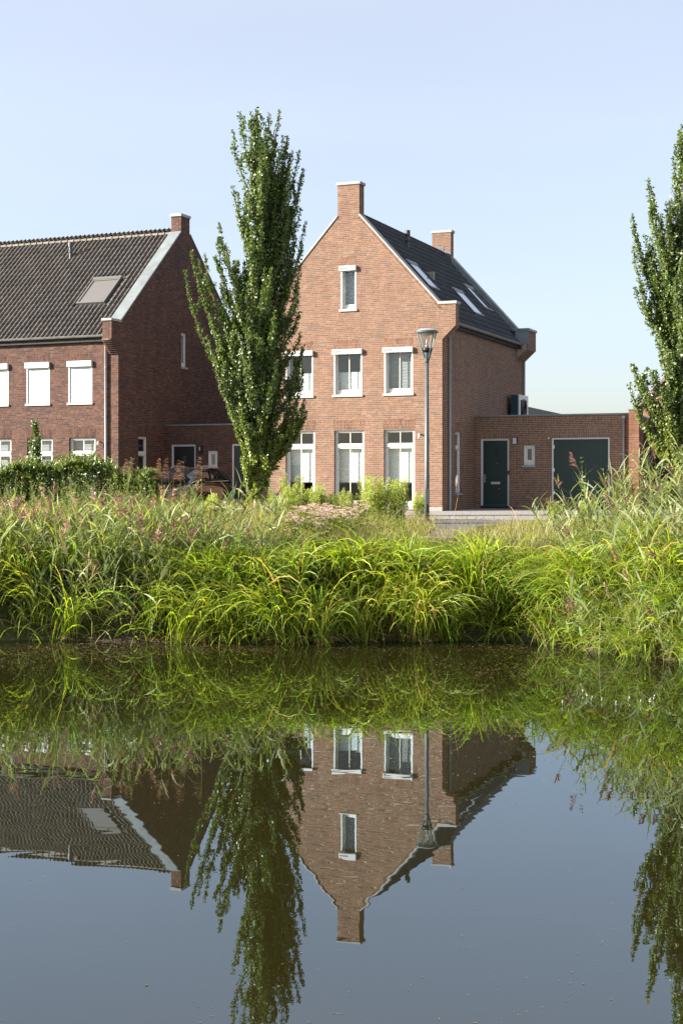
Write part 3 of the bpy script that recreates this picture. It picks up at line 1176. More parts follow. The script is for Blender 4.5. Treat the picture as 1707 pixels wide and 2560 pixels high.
# zinc cladding on the roof side of the rear parapet and shoulder
zr = lambda x: 6.53 - RT * x if x > -W / 2 else 6.53 + RT * (x + W)
b = MB()
b.prism([(0.05, 6.40), (0.05, 6.80), (-0.121, 6.97), (-2.95, 6.97 + 2.83 * RT), (-2.95, 6.40 + 3.0 * RT)], D - 0.40, D - 0.342, lambda p, t: (p[0], t, p[1]))
b.build('zinc_cladding', M['zinc'], house)
one('zinc_cladding', M['zinc'], house, front, (-0.05, SHW + 0.01, -(D - 1.15), -(D - 1.165), 6.42, SHT))
b = MB()
b.prism([(-3.62, 9.95), (-3.62, 10.62), (-3.28, 10.62), (-3.28, 10.42), (-2.975, 10.42), (-2.975, 9.75)], D - 0.362, D - 0.352, lambda p, t: (p[0], t, p[1]))
b.build('lead_flashing', M['lead'], house)
# roof
roof_o = MB()
Y0, Y1 = 0.335, D - 0.345
roof_o.prism([(0.12, zr(0.12) - 0.035), (-W / 2, zr(-W / 2) - 0.035), (-W - 0.12, zr(-W - 0.12) - 0.035), (-W - 0.12, zr(0.12) - 0.16), (-W / 2, zr(-W / 2) - 0.2), (0.12, zr(0.12) - 0.16)],
             Y0, Y1, lambda p, t: (p[0], t, p[1]))
roof_main = roof_o.build('roof', M['under'], house)
sk = [(1.72, 2.78, -1.085, -1.95), (5.36, 6.55, -0.60, -1.45), (8.28, 9.42, -1.08, -1.94)]


def skip_main(a, s):
    y = Y0 + a
    x = 0.12 - s * CS[0]
    return any(p - 0.06 < y < q + 0.06 and x0 + 0.03 > x > x1 - 0.03 for p, q, x0, x1 in sk)


nrow = int((0.12 + W / 2) / CS[0] / TL_) + 1
OR_ = (0.12, Y0, zr(0.12))
tile_field(roof_main, OR_, (0, 1, 0), (-CS[0], 0, CS[1]), int((Y1 - Y0) / TW), nrow, skip_main, M['tile_dark'], (0.050, 0.053, 0.059), 300, lambda a, s: a * 0.5 + s)
tile_field(roof_main, (-W - 0.12, Y1, zr(0.12)), (0, -1, 0), (CS[0], 0, CS[1]), int((Y1 - Y0) / TW), nrow, None, M['tile_dark'], (0.050, 0.053, 0.059), 0, lambda a, s: 0)
ridge(roof_main, (-W / 2, Y0 + 0.08, zr(-W / 2) + 0.01), (-W / 2, Y1, zr(-W / 2) + 0.01), 0.30, M['tile_dark'], (0.05, 0.05, 0.052), 0.105)


def skylight(parent, O, A, S, a0, a1, s0, s1, closed=False):
    fm = M['taupe'] if closed else M['zinc_dark']
    fo = None
    k = .07 if closed else .05
    for (p, q, r_, t) in ((a0, a0 + k, s0, s1), (a1 - k, a1, s0, s1), (a0 + k, a1 - k, s1 - .09, s1), (a0 + k, a1 - k, s0, s0 + .08)):
        if fo is None:
            fo = slope_box('skylight', fm, parent, O, A, S, p, q, r_, t, -0.05, 0.115, bevel=0.006)
        else:
            slope_box('frame_rail', fm if q - p < .2 or closed else M['zinc'], fo, O, A, S, p, q, r_, t, -0.05, 0.12, bevel=0.006)
    if closed:
        slope_box('shutter', M['taupe'], fo, O, A, S, a0 + .072, a1 - .072, s0 + .082, s1 - .092, -0.03, 0.085)
        slope_box('shutter_box', M['taupe'], fo, O, A, S, a0 - .02, a1 + .02, s1 - .02, s1 + .12, -0.03, 0.14, bevel=0.01)
    else:
        slope_box('pane', M['glass_sky'], fo, O, A, S, a0 + .052, a1 - .052, s0 + .082, s1 - .092, 0.095, 0.105)
        slope_box('reveal', M['white'], fo, O, A, S, a0 + .072, a1 - .072, s0 + .082, s1 - .092, -0.16, -0.15)
        slope_box('cover_strip', M['zinc'], fo, O, A, S, a0 - .01, a1 + .01, s1 + .002, s1 + .10, -0.03, 0.13, bevel=0.008)
    return fo


for (y0, y1, x0, x1) in sk:
    skylight(house, OR_, (0, 1, 0), (-CS[0], 0, CS[1]), y0 - Y0, y1 - Y0, (0.12 - x0) / CS[0], (0.12 - x1) / CS[0])
vent(house, -2.78, 4.25, zr(-2.78) + 0.10, 0.60)
gutter(house, (0.20, 0.33, 6.42), (0.20, D - 1.16, 6.42), (1, 0, 0))
pipe(house, [(0.065, 0.62, 5.95), (0.065, 0.62, 0.05)], 0.042, [(0.065, 0.62, z, -1, 0) for z in (1.2, 3.0, 4.9)])
pipe(house, [(0.20, D - 1.22, 6.36), (0.16, D - 1.1, 6.2), (0.07, D - 0.32, 5.98), (0.065, D - 0.25, 5.8), (0.065, D - 0.25, 3.3)], 0.042)
# windows
for i, (a, b_) in enumerate(gw):
    window(house, front, a, b_, GZ0, GZ1, transom=2.20, blind=(1.03, 2.26), rec=0.08, sill=False, lbl='tall ground floor window with half drawn pale blind')
    one('threshold', M['sill'], house, front, (a - 0.02, b_ + 0.02, -0.2, 0.06, GZ0 - 0.10, GZ0 - 0.002))
for i, (a, b_) in enumerate(uw):
    window(house, front, a, b_, UZ0, UZ1, rec=0.09, ft=0.06, box=(5.39, 5.56, 1), blind=(4.06, 5.5) if i == 0 else (4.04, 4.80), bmat='blind_grey' if i == 0 else 'blind',
           pleat=0.05 if i == 0 else 0.03, lbl='upper floor window under a white shutter box')
window(house, front, -3.665, -3.085, TZ0, TZ1, bar=False, rec=0.09, ft=0.06, box=(8.25, 8.42, 1), blind=(7.05, 8.3), bmat='blind_grey', pleat=0.05, lbl='narrow attic window high in the gable')
window(house, side, SW[0], SW[1], snap(0.62), snap(2.75), transom=2.15, bar=False, rec=0.05, ft=0.07, sill_m='stone', lbl='narrow window in the shaded side wall')
# small outdoor lamp on the facade
b = MB()
b.tube([(-0.72, -0.005, 2.60), (-0.74, -0.12, 2.60)], 0.022, 8)
b.build('wall_lamp_arm', M['black'], house)
b = MB()
b.lathe([(0.0, 0.05), (0.035, 0.05), (0.045, -0.10), (0.0, -0.10)], 14, (-0.76, -0.14, 2.58))
b.build('wall_lamp', M['white'], house, smooth=True)
# inside: floors and a partition, so the windows look into rooms
for (z, m_) in ((0.12, 'floorwood'), (3.05, 'room'), (5.95, 'room')):
    one('floor_slab', M[m_], house, front, (-W + 0.31, -0.31, -(D - 0.4), -0.34, z - 0.10, z))
one('room_partition', M['room'], house, front, (-W + 0.32, -0.32, -4.6, -4.5, 0.13, 5.8))
one('room_partition', M['room'], house, front, (-5.3, -1.5, -3.6, -3.5, 5.96, 8.6))

# ================================================================== MAIN GARAGE
gp = loc2w(OM, 0, 3.56)
GB = 0.075
gar = thing('garage', (gp[0], gp[1], GB), -TH, 'low flat roofed brick garage with dark green doors beside the sunlit gable house', 'garage')
gf = Frame((0, 0, 0), (1, 0, 0), (0, -1, 0))
GW = 5.50
DZ = snap(2.49)


def garage_front(parent, wall, pal_m, width, top, keep, n_obj=300):
    hs = [(0.23, 1.284, 0.0, DZ), (2.80, 4.846, 0.0, DZ), (1.806, 2.214, snap(1.56), snap(2.23))]
    ls = [(0.23, 1.284, DZ, DZ + LH), (2.80, 4.846, DZ, DZ + LH), (1.806, 2.214, snap(2.23), snap(2.23) + LH)]
    wall.bond(gf, 0.0, top, 0.002, width, hs, ls, keep=keep)
    for q in ls:
        wall.lintel(gf, *q)
    wall.build('front_wall', parent, pal_m, n_obj=n_obj, dist=lambda t: abs(t[1] - 2.4))


w = Wall(pal_main)
garage_front(gar, w, M['mortar'], GW, snap(3.24), lambda u, z: u > 0.1)
w = Wall(pal_main)
w.bond(Frame((GW, 0.105, 0), (0, 1, 0), (1, 0, 0)), 0.0, snap(3.24), 0.0, 6.2)
w.build('side_wall', gar, M['mortar'], n_obj=0)
one('flat_roof', M['lead'], gar, gf, (0.02, GW - 0.02, -6.3, -0.3, 2.95, 3.10))
one('parapet_trim', M['zinc'], gar, gf, (0.004, GW + 0.03, -0.34, 0.04, snap(3.24) + 0.001, snap(3.24) + 0.055), bevel=0.006)
one('parapet_trim', M['zinc'], gar, gf, (GW - 0.32, GW + 0.03, -6.3, -0.345, snap(3.24) + 0.001, snap(3.24) + 0.055), bevel=0.006)


def door(parent, fr, u0, u1, z1, mdl, dark=False):
    f = MB()
    f.box(fr, u0 + .004, u0 + .075, -0.14, -0.045, 0.09, z1 - .004)
    f.box(fr, u1 - .075, u1 - .004, -0.14, -0.045, 0.09, z1 - .004)
    f.box(fr, u0 + .075, u1 - .075, -0.14, -0.045, z1 - .08, z1 - .004)
    fo = f.build('door_frame', M['white'], parent, bevel=0.005)
    st = MB()
    st.box(fr, u0 + .004, u0 + .077, -0.14, -0.044, 0.0, 0.088)
    st.box(fr, u1 - .077, u1 - .004, -0.14, -0.044, 0.0, 0.088)
    st.box(fr, u0 + .08, u1 - .08, -0.15, -0.03, 0.0, 0.05)
    st.build('door_foot', M['black'], fo)
    d = MB()
    d.box(fr, u0 + .078, u1 - .078, -0.125, -0.08, 0.055, z1 - .083)
    do = d.build('door', mdl, parent, bevel=0.004)
    return fo, do


fo, do = door(gar, gf, 0.23, 1.284, DZ, M['green'])
one('door_window', M['black'], do, gf, (0.70, 0.86, -0.08, -0.072, 1.88, 2.13))
one('weather_bar', M['teal'], do, gf, (0.315, 1.20, -0.08, -0.045, 0.06, 0.15), bevel=0.006)
one('letter_slot', M['chrome'], do, gf, (0.595, 0.93, -0.08, -0.066, 0.855, 0.94), bevel=0.006)
b = MB()
b.box(gf, 0.345, 0.39, -0.08, -0.068, 0.92, 1.20)
b.tube([(0.37, 0.068, 1.08), (0.37, 0.02, 1.08), (0.47, 0.02, 1.08)], 0.012, 8)
b.build('door_handle', M['chrome'], do)
b = MB()
b.tube([(0.90, 0.081, 0.70), (0.90, 0.066, 0.70)], 0.013, 10)
b.tube([(0.82, 0.081, 1.60), (0.82, 0.066, 1.60)], 0.010, 10)
b.build('peephole', M['chrome'], do)
one('door_bell', M['black'], gar, gf, (1.222, 1.282, -0.045, -0.02, 1.19, 1.34), bevel=0.006)
# double garage doors
f = MB()
f.box(gf, 2.804, 2.865, -0.14, -0.045, 0.09, DZ - .004)
f.box(gf, 4.781, 4.842, -0.14, -0.045, 0.09, DZ - .004)
f.box(gf, 2.865, 4.781, -0.14, -0.045, DZ - .065, DZ - .004)
gfo = f.build('garage_door_frame', M['white'], gar, bevel=0.005)
for (a, b_) in ((2.868, 3.812), (3.836, 4.778)):
    d = MB()
    d.box(gf, a, b_, -0.13, -0.085, 0.03, DZ - .068)
    n = 9
    for k in range(n):
        p = a + (b_ - a) * k / n
        d.box(gf, p + 0.004, p + (b_ - a) / n - 0.004, -0.086, -0.078, 0.05, DZ - .09)
    gd = d.build('garage_door', M['green'], gar)
    b = MB()
    hx = 3.90 if a > 3.5 else 2.90
    if a > 3.5:
        b.box(gf, 3.86, 3.90, -0.078, -0.066, 0.95, 1.20)
        b.tube([(3.88, 0.066, 1.09), (3.88, 0.02, 1.09), (3.98, 0.02, 1.09)], 0.012, 8)
    else:
        for z in (0.5, 1.3, 2.1):
            b.box(gf, 2.862, 2.905, -0.09, -0.04, z, z + 0.12)
    b.build('door_handle' if a > 3.5 else 'hinge', M['chrome'], gd)
one('meeting_strip', M['teal'], gar, gf, (3.814, 3.834, -0.12, -0.072, 0.05, DZ - .07))
window(gar, gf, 1.806, 2.214, snap(1.56), snap(2.23), bar=False, rec=0.04, ft=0.075, sill_m='stone', lbl='small white framed window between the doors')
b = MB()
b.box(gf, 1.425, 1.60, 0.006, 0.06, 2.27, 2.50)
wl = b.build('wall_lamp', M['black'], gar)
one('lamp_face', M['shutter'], wl, gf, (1.432, 1.565, 0.061, 0.075, 2.28, 2.49), bevel=0.004)
b = MB()
b.tube([(2.72, -0.006, 2.48), (2.72, -0.08, 2.46)], 0.03, 10)
b.build('sensor', M['white'], gar)
pipe(gar, [(5.34, -0.065, 3.16), (5.34, -0.065, 0.05)], 0.042, [(5.34, -0.065, z, 0, 1) for z in (0.9, 2.15)])
one('hopper', M['pipe'], gar, gf, (5.28, 5.40, 0.01, 0.12, 3.10, 3.20), bevel=0.006)
one('room_partition', M['room'], gar, gf, (0.3, GW - 0.3, -3.1, -3.0, 0, 2.9))
one('floor_slab', M['floorwood'], gar, gf, (0.3, GW - 0.3, -6.2, -0.3, -0.1, -0.01))

# air conditioner on the garage roof
ac0 = loc2w(OM, 0.14, 7.75)
ac = thing('air_conditioner', (ac0[0], ac0[1], GB + 3.10), -TH, 'white outdoor air conditioner unit with teal end panel on the garage roof', 'air conditioner')
af = Frame((0, 0, 0), (1, 0, 0), (0, -1, 0))
b = MB()
b.box(af, 0.0, 0.31, -1.36, 0, 0.06, 1.20)
body = b.build('casing', M['zinc'], ac, bevel=0.02)
one('end_panel', M['teal'], ac, af, (0.02, 0.29, 0.002, 0.016, 0.08, 1.17))
fr2 = Frame((0.31, 0, 0), (0, 1, 0), (1, 0, 0))
b = MB()
b.ring(fr2, 0.02, 1.34, 0.002, 0.03, 0.08, 1.19, 0.20)
b.build('front_panel', M['white'], ac, bevel=0.01)
b = MB()
for k in range(14):
    t = 0.10 + 0.32 * k / 13
    pts = [(0.345, 0.68 + t * cos(2 * pi * j / 20) * 1.05, 0.63 + t * sin(2 * pi * j / 20)) for j in range(21)]
    b.tube(pts, 0.006, 4, caps=False)
b.build('fan_grille', M['black'], ac)
one('fan_recess', M['black'], ac, fr2, (0.215, 1.145, 0.003, 0.012, 0.285, 0.985))
one('foot', M['black'], ac, af, (0.02, 0.29, -0.25, -0.15, 0, 0.06))
one('foot', M['black'], ac, af, (0.02, 0.29, -1.2, -1.1, 0, 0.06))

# ================================================================== LEFT HOUSE
LB = -0.05
LD = 9.8
house2 = thing('brick_house', (OL[0], OL[1], LB), -TH, 'dark brown brick house with pantile roof and white roller shutters on the left', 'house')
LXW = -13.2
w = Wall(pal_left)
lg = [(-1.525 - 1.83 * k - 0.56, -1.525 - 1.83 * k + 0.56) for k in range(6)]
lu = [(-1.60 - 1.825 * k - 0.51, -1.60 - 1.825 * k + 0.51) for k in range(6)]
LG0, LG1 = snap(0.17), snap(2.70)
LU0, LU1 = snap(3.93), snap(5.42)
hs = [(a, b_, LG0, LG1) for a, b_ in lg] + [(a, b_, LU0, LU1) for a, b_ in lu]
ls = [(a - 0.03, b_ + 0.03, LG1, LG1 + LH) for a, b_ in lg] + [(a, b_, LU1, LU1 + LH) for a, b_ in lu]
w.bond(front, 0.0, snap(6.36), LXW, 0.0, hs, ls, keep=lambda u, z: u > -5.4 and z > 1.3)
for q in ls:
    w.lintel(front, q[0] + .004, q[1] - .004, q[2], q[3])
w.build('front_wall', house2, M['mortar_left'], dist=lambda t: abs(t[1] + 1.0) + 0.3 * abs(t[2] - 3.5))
# gable end facing the other house
RL = 0.891
S0, S1, ST_ = snap(5.70), snap(6.15), snap(6.80)
CH0, CH1 = 4.555, 5.255


def l_left(off):
    def f(z):
        if z < S0:
            return 0.0
        if z < S1:
            return -0.47 * (floor((z - S0) / CO + 1e-6) + 1) / 7
        if z < ST_:
            return -0.47
        v = 0.153 + (z - 6.863) / RL + off
        if z < 10.78:
            return min(max(v, off), CH0)
        return CH0
    return f


lf, lfm = l_left(0.02), l_left(0.0)
lsidef = Frame((0, 0, 0), (0, 1, 0), (1, 0, 0))
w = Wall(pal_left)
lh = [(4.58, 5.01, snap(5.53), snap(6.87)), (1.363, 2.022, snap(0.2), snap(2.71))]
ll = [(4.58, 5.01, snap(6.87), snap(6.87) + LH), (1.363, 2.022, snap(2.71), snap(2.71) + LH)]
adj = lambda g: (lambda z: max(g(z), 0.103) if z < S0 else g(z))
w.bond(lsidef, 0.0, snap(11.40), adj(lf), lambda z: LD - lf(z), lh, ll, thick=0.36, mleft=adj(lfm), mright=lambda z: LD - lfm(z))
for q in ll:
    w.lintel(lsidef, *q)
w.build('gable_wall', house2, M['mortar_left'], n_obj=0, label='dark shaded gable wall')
w = Wall(pal_left)
for k in range(7):
    yy = -0.47 * (k + 1) / 7
    w.bond(Frame((0, yy, 0), (1, 0, 0), (0, -1, 0)), S0 + k * CO, S0 + (k + 1) * CO, -0.36, -0.10, thick=0.05)
w.bond(Frame((0, -0.47, 0), (1, 0, 0), (0, -1, 0)), S1, ST_, -0.36, -0.10, thick=0.3)
w.build('shoulder', house2, M['mortar_left'], n_obj=0)
w = Wall(pal_left)
w.bond(Frame((0, CH0, 0), (1, 0, 0), (0, -1, 0)), snap(10.5), snap(11.40), -0.42, -0.10, thick=0.3)
w.bond(Frame((-0.42, CH0, 0), (0, 1, 0), (-1, 0, 0)), snap(10.5), snap(11.40), 0.0, CH1 - CH0, thick=0.06)
w.build('chimney', house2, M['mortar_left'], n_obj=0)
one('chimney_cap', M['stone'], house2, front, (-0.47, 0.04, -(CH1 + 0.04), -(CH0 - 0.04), snap(11.40) + 0.001, snap(11.40) + 0.115), bevel=0.01)
cs = (cos(math.atan(RL)), sin(math.atan(RL)))
tot = (CH0 - 0.153) / cs[0]
for sgn in (1, -1):
    yo = 0.153 if sgn == 1 else LD - 0.153
    for i in range(4):
        s0, s1 = tot * i / 4 + .004, tot * (i + 1) / 4 - .004
        slope_box('verge_flashing', M['zinc'], house2, (0, yo, 6.863), (sgn, 0, 0), (0, cs[0] * sgn, cs[1]), *sorted((-0.46 * sgn, 0.035 * sgn)), s0, s1, 0.0, 0.05, bevel=0.006)
one('shoulder_cap', M['stone'], house2, front, (-0.40, 0.03, -0.20, 0.51, ST_ + 0.001, ST_ + 0.09), bevel=0.008)
one('shoulder_cap', M['stone'], house2, front, (-0.40, 0.03, -LD - 0.51, -LD + 0.20, ST_ + 0.001, ST_ + 0.09), bevel=0.008)
zl = lambda y: 6.41 + RL * y if y < LD / 2 else 6.41 + RL * (LD - y)
b = MB()
b.prism([(-0.14, zl(-0.14) - 0.035), (LD / 2, zl(LD / 2) - 0.035), (LD + 0.14, zl(-0.14) - 0.035), (LD + 0.14, zl(-0.14) - 0.16), (LD / 2, zl(LD / 2) - 0.2), (-0.14, zl(-0.14) - 0.16)],
        LXW, -0.365, lambda p, t: (t, p[0], p[1]))
roof2 = b.build('roof', M['under'], house2)
skl = (-2.70, -1.47, 1.43, 2.75)
OT = (LXW, -0.14, zl(-0.14))


def skip_left(a, s):
    x = LXW + a
    y = -0.14 + s * cs[0]
    return skl[0] - 0.05 < x < skl[1] + 0.05 and skl[2] < y < skl[3] + 0.03


nr = int((LD / 2 + 0.14) / cs[0] / TL_) + 1
BRT = (0.118, 0.101, 0.087)
tile_field(roof2, OT, (1, 0, 0), (0, cs[0], cs[1]), int((-0.365 - 0.08 - LXW) / TW), nr, skip_left, M['tile_brown'], BRT, 300, lambda a, s: -(LXW + a) * 1.0 + 0.2 * s if LXW + a > -9 else 99)
tile_field(roof2, (-0.46, LD + 0.14, zl(-0.14)), (-1, 0, 0), (0, -cs[0], cs[1]), int((-0.365 - 0.08 - LXW) / TW), nr, None, M['tile_brown'], BRT, 0, lambda a, s: 0)
ridge(roof2, (LXW, LD / 2, zl(LD / 2) + 0.02), (-0.46, LD / 2, zl(LD / 2) + 0.02), 0.30, M['tile_brown'], (0.10, 0.086, 0.073), 0.11)
skylight(house2, OT, (1, 0, 0), (0, cs[0], cs[1]), skl[0] - LXW, skl[1] - LXW, (skl[2] + 0.14) / cs[0], (skl[3] + 0.0) / cs[0], True)
vent(house2, -4.62, 3.90, zl(3.9) + 0.10, 0.60)
vent(house2, -8.9, 3.70, zl(3.7) + 0.10, 0.60)
gutter(house2, (LXW, -0.22, 6.34), (-0.375, -0.22, 6.34), (0, -1, 0))
pipe(house2, [(-0.49, -0.22, 6.28), (-0.49, -0.15, 6.12), (-0.49, -0.065, 6.0), (-0.49, -0.065, 0.05)], 0.042, [(-0.49, -0.065, z, 0, 1) for z in (1.6, 3.4, 5.2)])
for i, (a, b_) in enumerate(lg):
    window(house2, front, a, b_, LG0, LG1, transom=2.06, blind=(0.6, 2.62), bmat='blind_grey', pleat=0.07, rec=0.08, sill=False, bars_h=(1.35,), cream=False,
           lbl='white barred ground floor window with slatted blind')
for i, (a, b_) in enumerate(lu):
    o = window(house2, front, a, b_, LU0, LU1, bar=False, rec=0.09, ft=0.06, box=(5.25, 5.46), lbl='upper window closed by a white roller shutter')
    roller(o, front, a + 0.052, b_ - 0.052, LU0 + 0.006, 5.25)
window(house2, lsidef, 4.58, 5.01, snap(5.53), snap(6.87), bar=False, rec=0.05, ft=0.06, sill_m='stone', lbl='tall narrow window high in the dark gable wall')
window(house2, lsidef, 1.363, 2.022, snap(0.2), snap(2.71), transom=2.06, bar=False, rec=0.05, ft=0.07, sill_m='stone', lbl='tall window low in the dark gable wall')
b = MB()
b.tube([(-0.70, -0.005, 2.50), (-0.74, -0.10, 2.50)], 0.022, 8)
b.build('wall_lamp_arm', M['black'], house2)
b = MB()
b.lathe([(0.0, 0.05), (0.03, 0.05), (0.04, -0.10), (0.0, -0.10)], 14, (-0.77, -0.13, 2.48))
b.build('wall_lamp', M['white'], house2, smooth=True)
for (z, m_) in ((0.12, 'floorwood'), (2.98, 'room'), (5.9, 'room')):
    one('floor_slab', M[m_], house2, front, (LXW + 0.05, -0.4, -(LD - 0.4), -0.34, z - 0.10, z))
one('room_partition', M['room'], house2, front, (LXW + 0.1, -0.4, -4.1, -4.0, 0.13, 5.8))
one('rear_wall', M['mortar_left'], house2, front, (LXW, -0.37, -LD, -(LD - 0.3), 0, 6.3))
one('party_wall', M['mortar_left'], house2, front, (LXW, LXW + 0.25, -(LD - 0.31), -0.31, 0, 6.3))

# left garage
gl = loc2w(OL, 0, 3.39)
gar2 = thing('garage', (gl[0], gl[1], LB), -TH, 'low brick garage in deep shade behind the parked car', 'garage')
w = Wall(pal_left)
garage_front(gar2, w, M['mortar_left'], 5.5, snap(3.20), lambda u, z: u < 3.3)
one('flat_roof', M['lead'], gar2, gf, (0.02, 5.48, -6.3, -0.3, 2.95, 3.10))
one('parapet_trim', M['zinc'], gar2, gf, (0.004, 5.53, -0.34, 0.04, snap(3.2) + 0.001, snap(3.2) + 0.055), bevel=0.006)
fo, do = door(gar2, gf, 0.23, 1.284, DZ, M['black'])
one('door_window', M['zinc_dark'], do, gf, (0.70, 0.84, -0.08, -0.072, 1.80, 2.05))
door(gar2, gf, 2.80, 4.846, DZ, M['black'])
window(gar2, gf, 1.806, 2.214, snap(1.56), snap(2.23), bar=False, rec=0.04, ft=0.075, sill_m='stone', lbl='small white framed window between the doors')
b = MB()
b.box(gf, 1.43, 1.60, 0.006, 0.10, 2.14, 2.44)
wl = b.build('wall_lamp', M['black'], gar2, bevel=0.01)
one('lamp_face', M['shutter'], wl, gf, (1.49, 1.53, 0.101, 0.105, 2.25, 2.38))
one('room_partition', M['room'], gar2, gf, (0.3, 5.2, -3.1, -3.0, 0, 2.9))
w = Wall(pal_left)
w.bond(Frame((5.5, 0.105, 0), (0, 1, 0), (1, 0, 0)), 0.0, snap(3.20), 0.0, 6.0)
w.build('side_wall', gar2, M['mortar_left'], n_obj=0)

# ================================================================== RIGHT EDGE: pier, neighbour's garage, fence, houses behind
pp = loc2w(OM, 5.60, 3.05)
pier = thing('brick_pier', (pp[0], pp[1], 0), -TH, 'orange red brick pier at the right end of the low garage', 'pier')
w = Wall(pal_pier)
w.bond(Frame((0, 0, 0), (1, 0, 0), (0, -1, 0)), 0.0, snap(3.42), 0.0, 0.345, thick=0.12)
w.bond(Frame((0.345, 0.10, 0), (0, 1, 0), (1, 0, 0)), 0.0, snap(3.42), 0.0, 0.6, thick=0.1)
w.bond(Frame((0, 0.10, 0), (0, 1, 0), (-1, 0, 0)), 0.0, snap(3.42), 0.0, 0.6, thick=0.1)
w.build('pier_wall', pier, M['mortar_pier'], n_obj=0)
one('pier_cap', M['lead'], pier, gf, (-0.02, 0.365, -0.72, 0.02, snap(3.42) + .001, snap(3.42) + 0.035))

ng = loc2w(OM, 5.98, 5.4)
ngo = thing('neighbour_garage', (ng[0], ng[1], 0), -TH, 'dark recessed garage with a white fascia right of the orange pier', 'garage')
w = Wall(pal_left)
w.bond(gf, 0.0, snap(3.05), 0.02, 5.0)
w.build('front_wall', ngo, M['mortar_left'], n_obj=0)
one('fascia', M['white'], ngo, gf, (0.0, 5.1, -4.0, 0.35, snap(3.05) + .001, snap(3.05) + 0.27), bevel=0.01)
one('gap_shade', M['black'], ngo, gf, (0.02, 0.62, 0.008, 0.03, 0.0, 3.0))  # black sheet, shade of the gap beside the pier put into its colour
pipe(ngo, [(0.66, -0.10, 3.02), (0.66, -0.10, 0.05)], 0.045, [(0.66, -0.10, z, 0, 1) for z in (1.0, 2.15)])
nf = loc2w(OM, 7.45, 3.6)
fen = thing('wooden_fence', (nf[0], nf[1], 0), -TH, 'brown horizontal board fence behind the right tree', 'fence')
for k in range(15):
    one('board', M['wood'], fen, gf, (0.0, 4.2, 0.0, 0.022, 0.05 + k * 0.152, 0.05 + k * 0.152 + 0.144), bevel=0.004)
for k in range(3):
    one('post', M['wood'], fen, gf, (0.02 + k * 2.03, 0.11 + k * 2.03, -0.10, -0.002, 0.0, 2.36))
one('cap_board', M['wood'], fen, gf, (-0.05, 4.25, -0.11, 0.06, 2.365, 2.41))
hh = (13.75, 66.0)
fh = thing('brick_house', (hh[0], hh[1], 0), -TH, 'pale brick house with low eaves half hidden behind the right tree', 'house')
w = Wall(pal_main)
gl_ = lambda z: 0.0 if z < 4.4 else (z - 4.4) / 1.0
w.bond(gf, 0.0, snap(8.6), lambda z: gl_(z), lambda z: 9.0 - gl_(z), [(2.2, 3.3, 4.6, 6.0), (5.6, 6.7, 4.6, 6.0), (1.6, 2.8, 1.0, 2.5), (4.4, 5.6, 1.0, 2.5)])
w.build('front_wall', fh, M['mortar'], n_obj=0)
for q in ((2.2, 3.3, 4.6, 6.0), (5.6, 6.7, 4.6, 6.0), (1.6, 2.8, 1.0, 2.5), (4.4, 5.6, 1.0, 2.5)):
    window(fh, gf, *q, rec=0.08)
b = MB()
b.prism([(-0.25, 4.2), (4.5, 8.95), (9.25, 4.2), (9.25, 4.0), (4.5, 8.75), (-0.25, 4.0)], -0.15, 9.0, lambda p, t: (p[0], t, p[1]))
b.build('roof', M['tile_dark'], fh)
b = MB()
b.prism([(0.01, 0), (0.01, 4.2), (4.5, 8.7), (8.99, 4.2), (8.99, 0)], 0.32, 8.8, lambda p, t: (p[0], t, p[1]))
b.build('core', M['mortar'], fh)

# dark roof seen over the garage
dr = thing('bungalow', (8.4, 86.0, 0), 0, 'distant dark slate roof showing above the garage parapet', 'house')
b = MB()
b.prism([(-8, 4.5), (0, 6.25), (8, 4.5), (8, 4.25), (-8, 4.25)], 0, 9, lambda p, t: (p[0], t, p[1]))
ro_ = b.build('roof', M['tile_dark'], dr)
b = MB()
b.box(gf, -7.6, 7.6, -8.6, -0.4, 0, 4.25)
b.build('wall', M['mortar_left'], dr)
for k in range(3):
    one('window_frame', M['white'], dr, gf, (-6.2 + 2.4 * k, -5.0 + 2.4 * k, -0.45, -0.385, 0.9, 2.4))
a_ = ro_.data.attributes.new('tint', 'FLOAT_COLOR', 'POINT')
a_.data.foreach_set('color', np.tile([0.05, 0.053, 0.06, 1.0], len(ro_.data.vertices)))
for o_ in fh.children:
    if o_.name.startswith('roof'):
        a_ = o_.data.attributes.new('tint', 'FLOAT_COLOR', 'POINT')
        a_.data.foreach_set('color', np.tile([0.16, 0.12, 0.10, 1.0], len(o_.data.vertices)))

# ================================================================== STREET LAMP
lx, ly = 2.205, 36.2
lamp = thing('street_lamp', (lx, ly, 0), 0, 'grey street lamp with conical glass lantern in front of the gable', 'street lamp')
b = MB()
b.lathe([(0.0, -0.3), (0.064, -0.3), (0.064, 1.2), (0.059, 1.24), (0.050, 4.15), (0.0, 4.15)], 20)
b.build('pole', M['lamp_pole'], lamp, smooth=True, bevel=0)
one('access_hatch', M['lamp_metal'], lamp, gf, (-0.04, 0.04, 0.062, 0.078, 0.45, 0.85), bevel=0.004)
b = MB()
b.lathe([(0.0, 4.11), (0.055, 4.11), (0.060, 4.15), (0.088, 4.29), (0.112, 4.38), (0.106, 4.40), (0.0, 4.40)], 24)
b.build('neck', M['lamp_metal'], lamp, smooth=True)
b = MB()
b.lathe([(0.0, 4.37), (0.115, 4.37), (0.138, 4.44), (0.140, 4.49), (0.0, 4.49)], 20)
b.build('base_ring', M['black'], lamp, smooth=True)
b = MB()
b.lathe([(0.0, 4.49), (0.045, 4.49), (0.045, 4.56), (0.03, 4.58), (0.0, 4.58)], 14)
b.build('bulb_holder', M['lamp_dome'], lamp, smooth=True)
b = MB()
b.lathe([(0.0, 4.58), (0.022, 4.59), (0.026, 4.64), (0.022, 4.70), (0.0, 4.72)], 12)
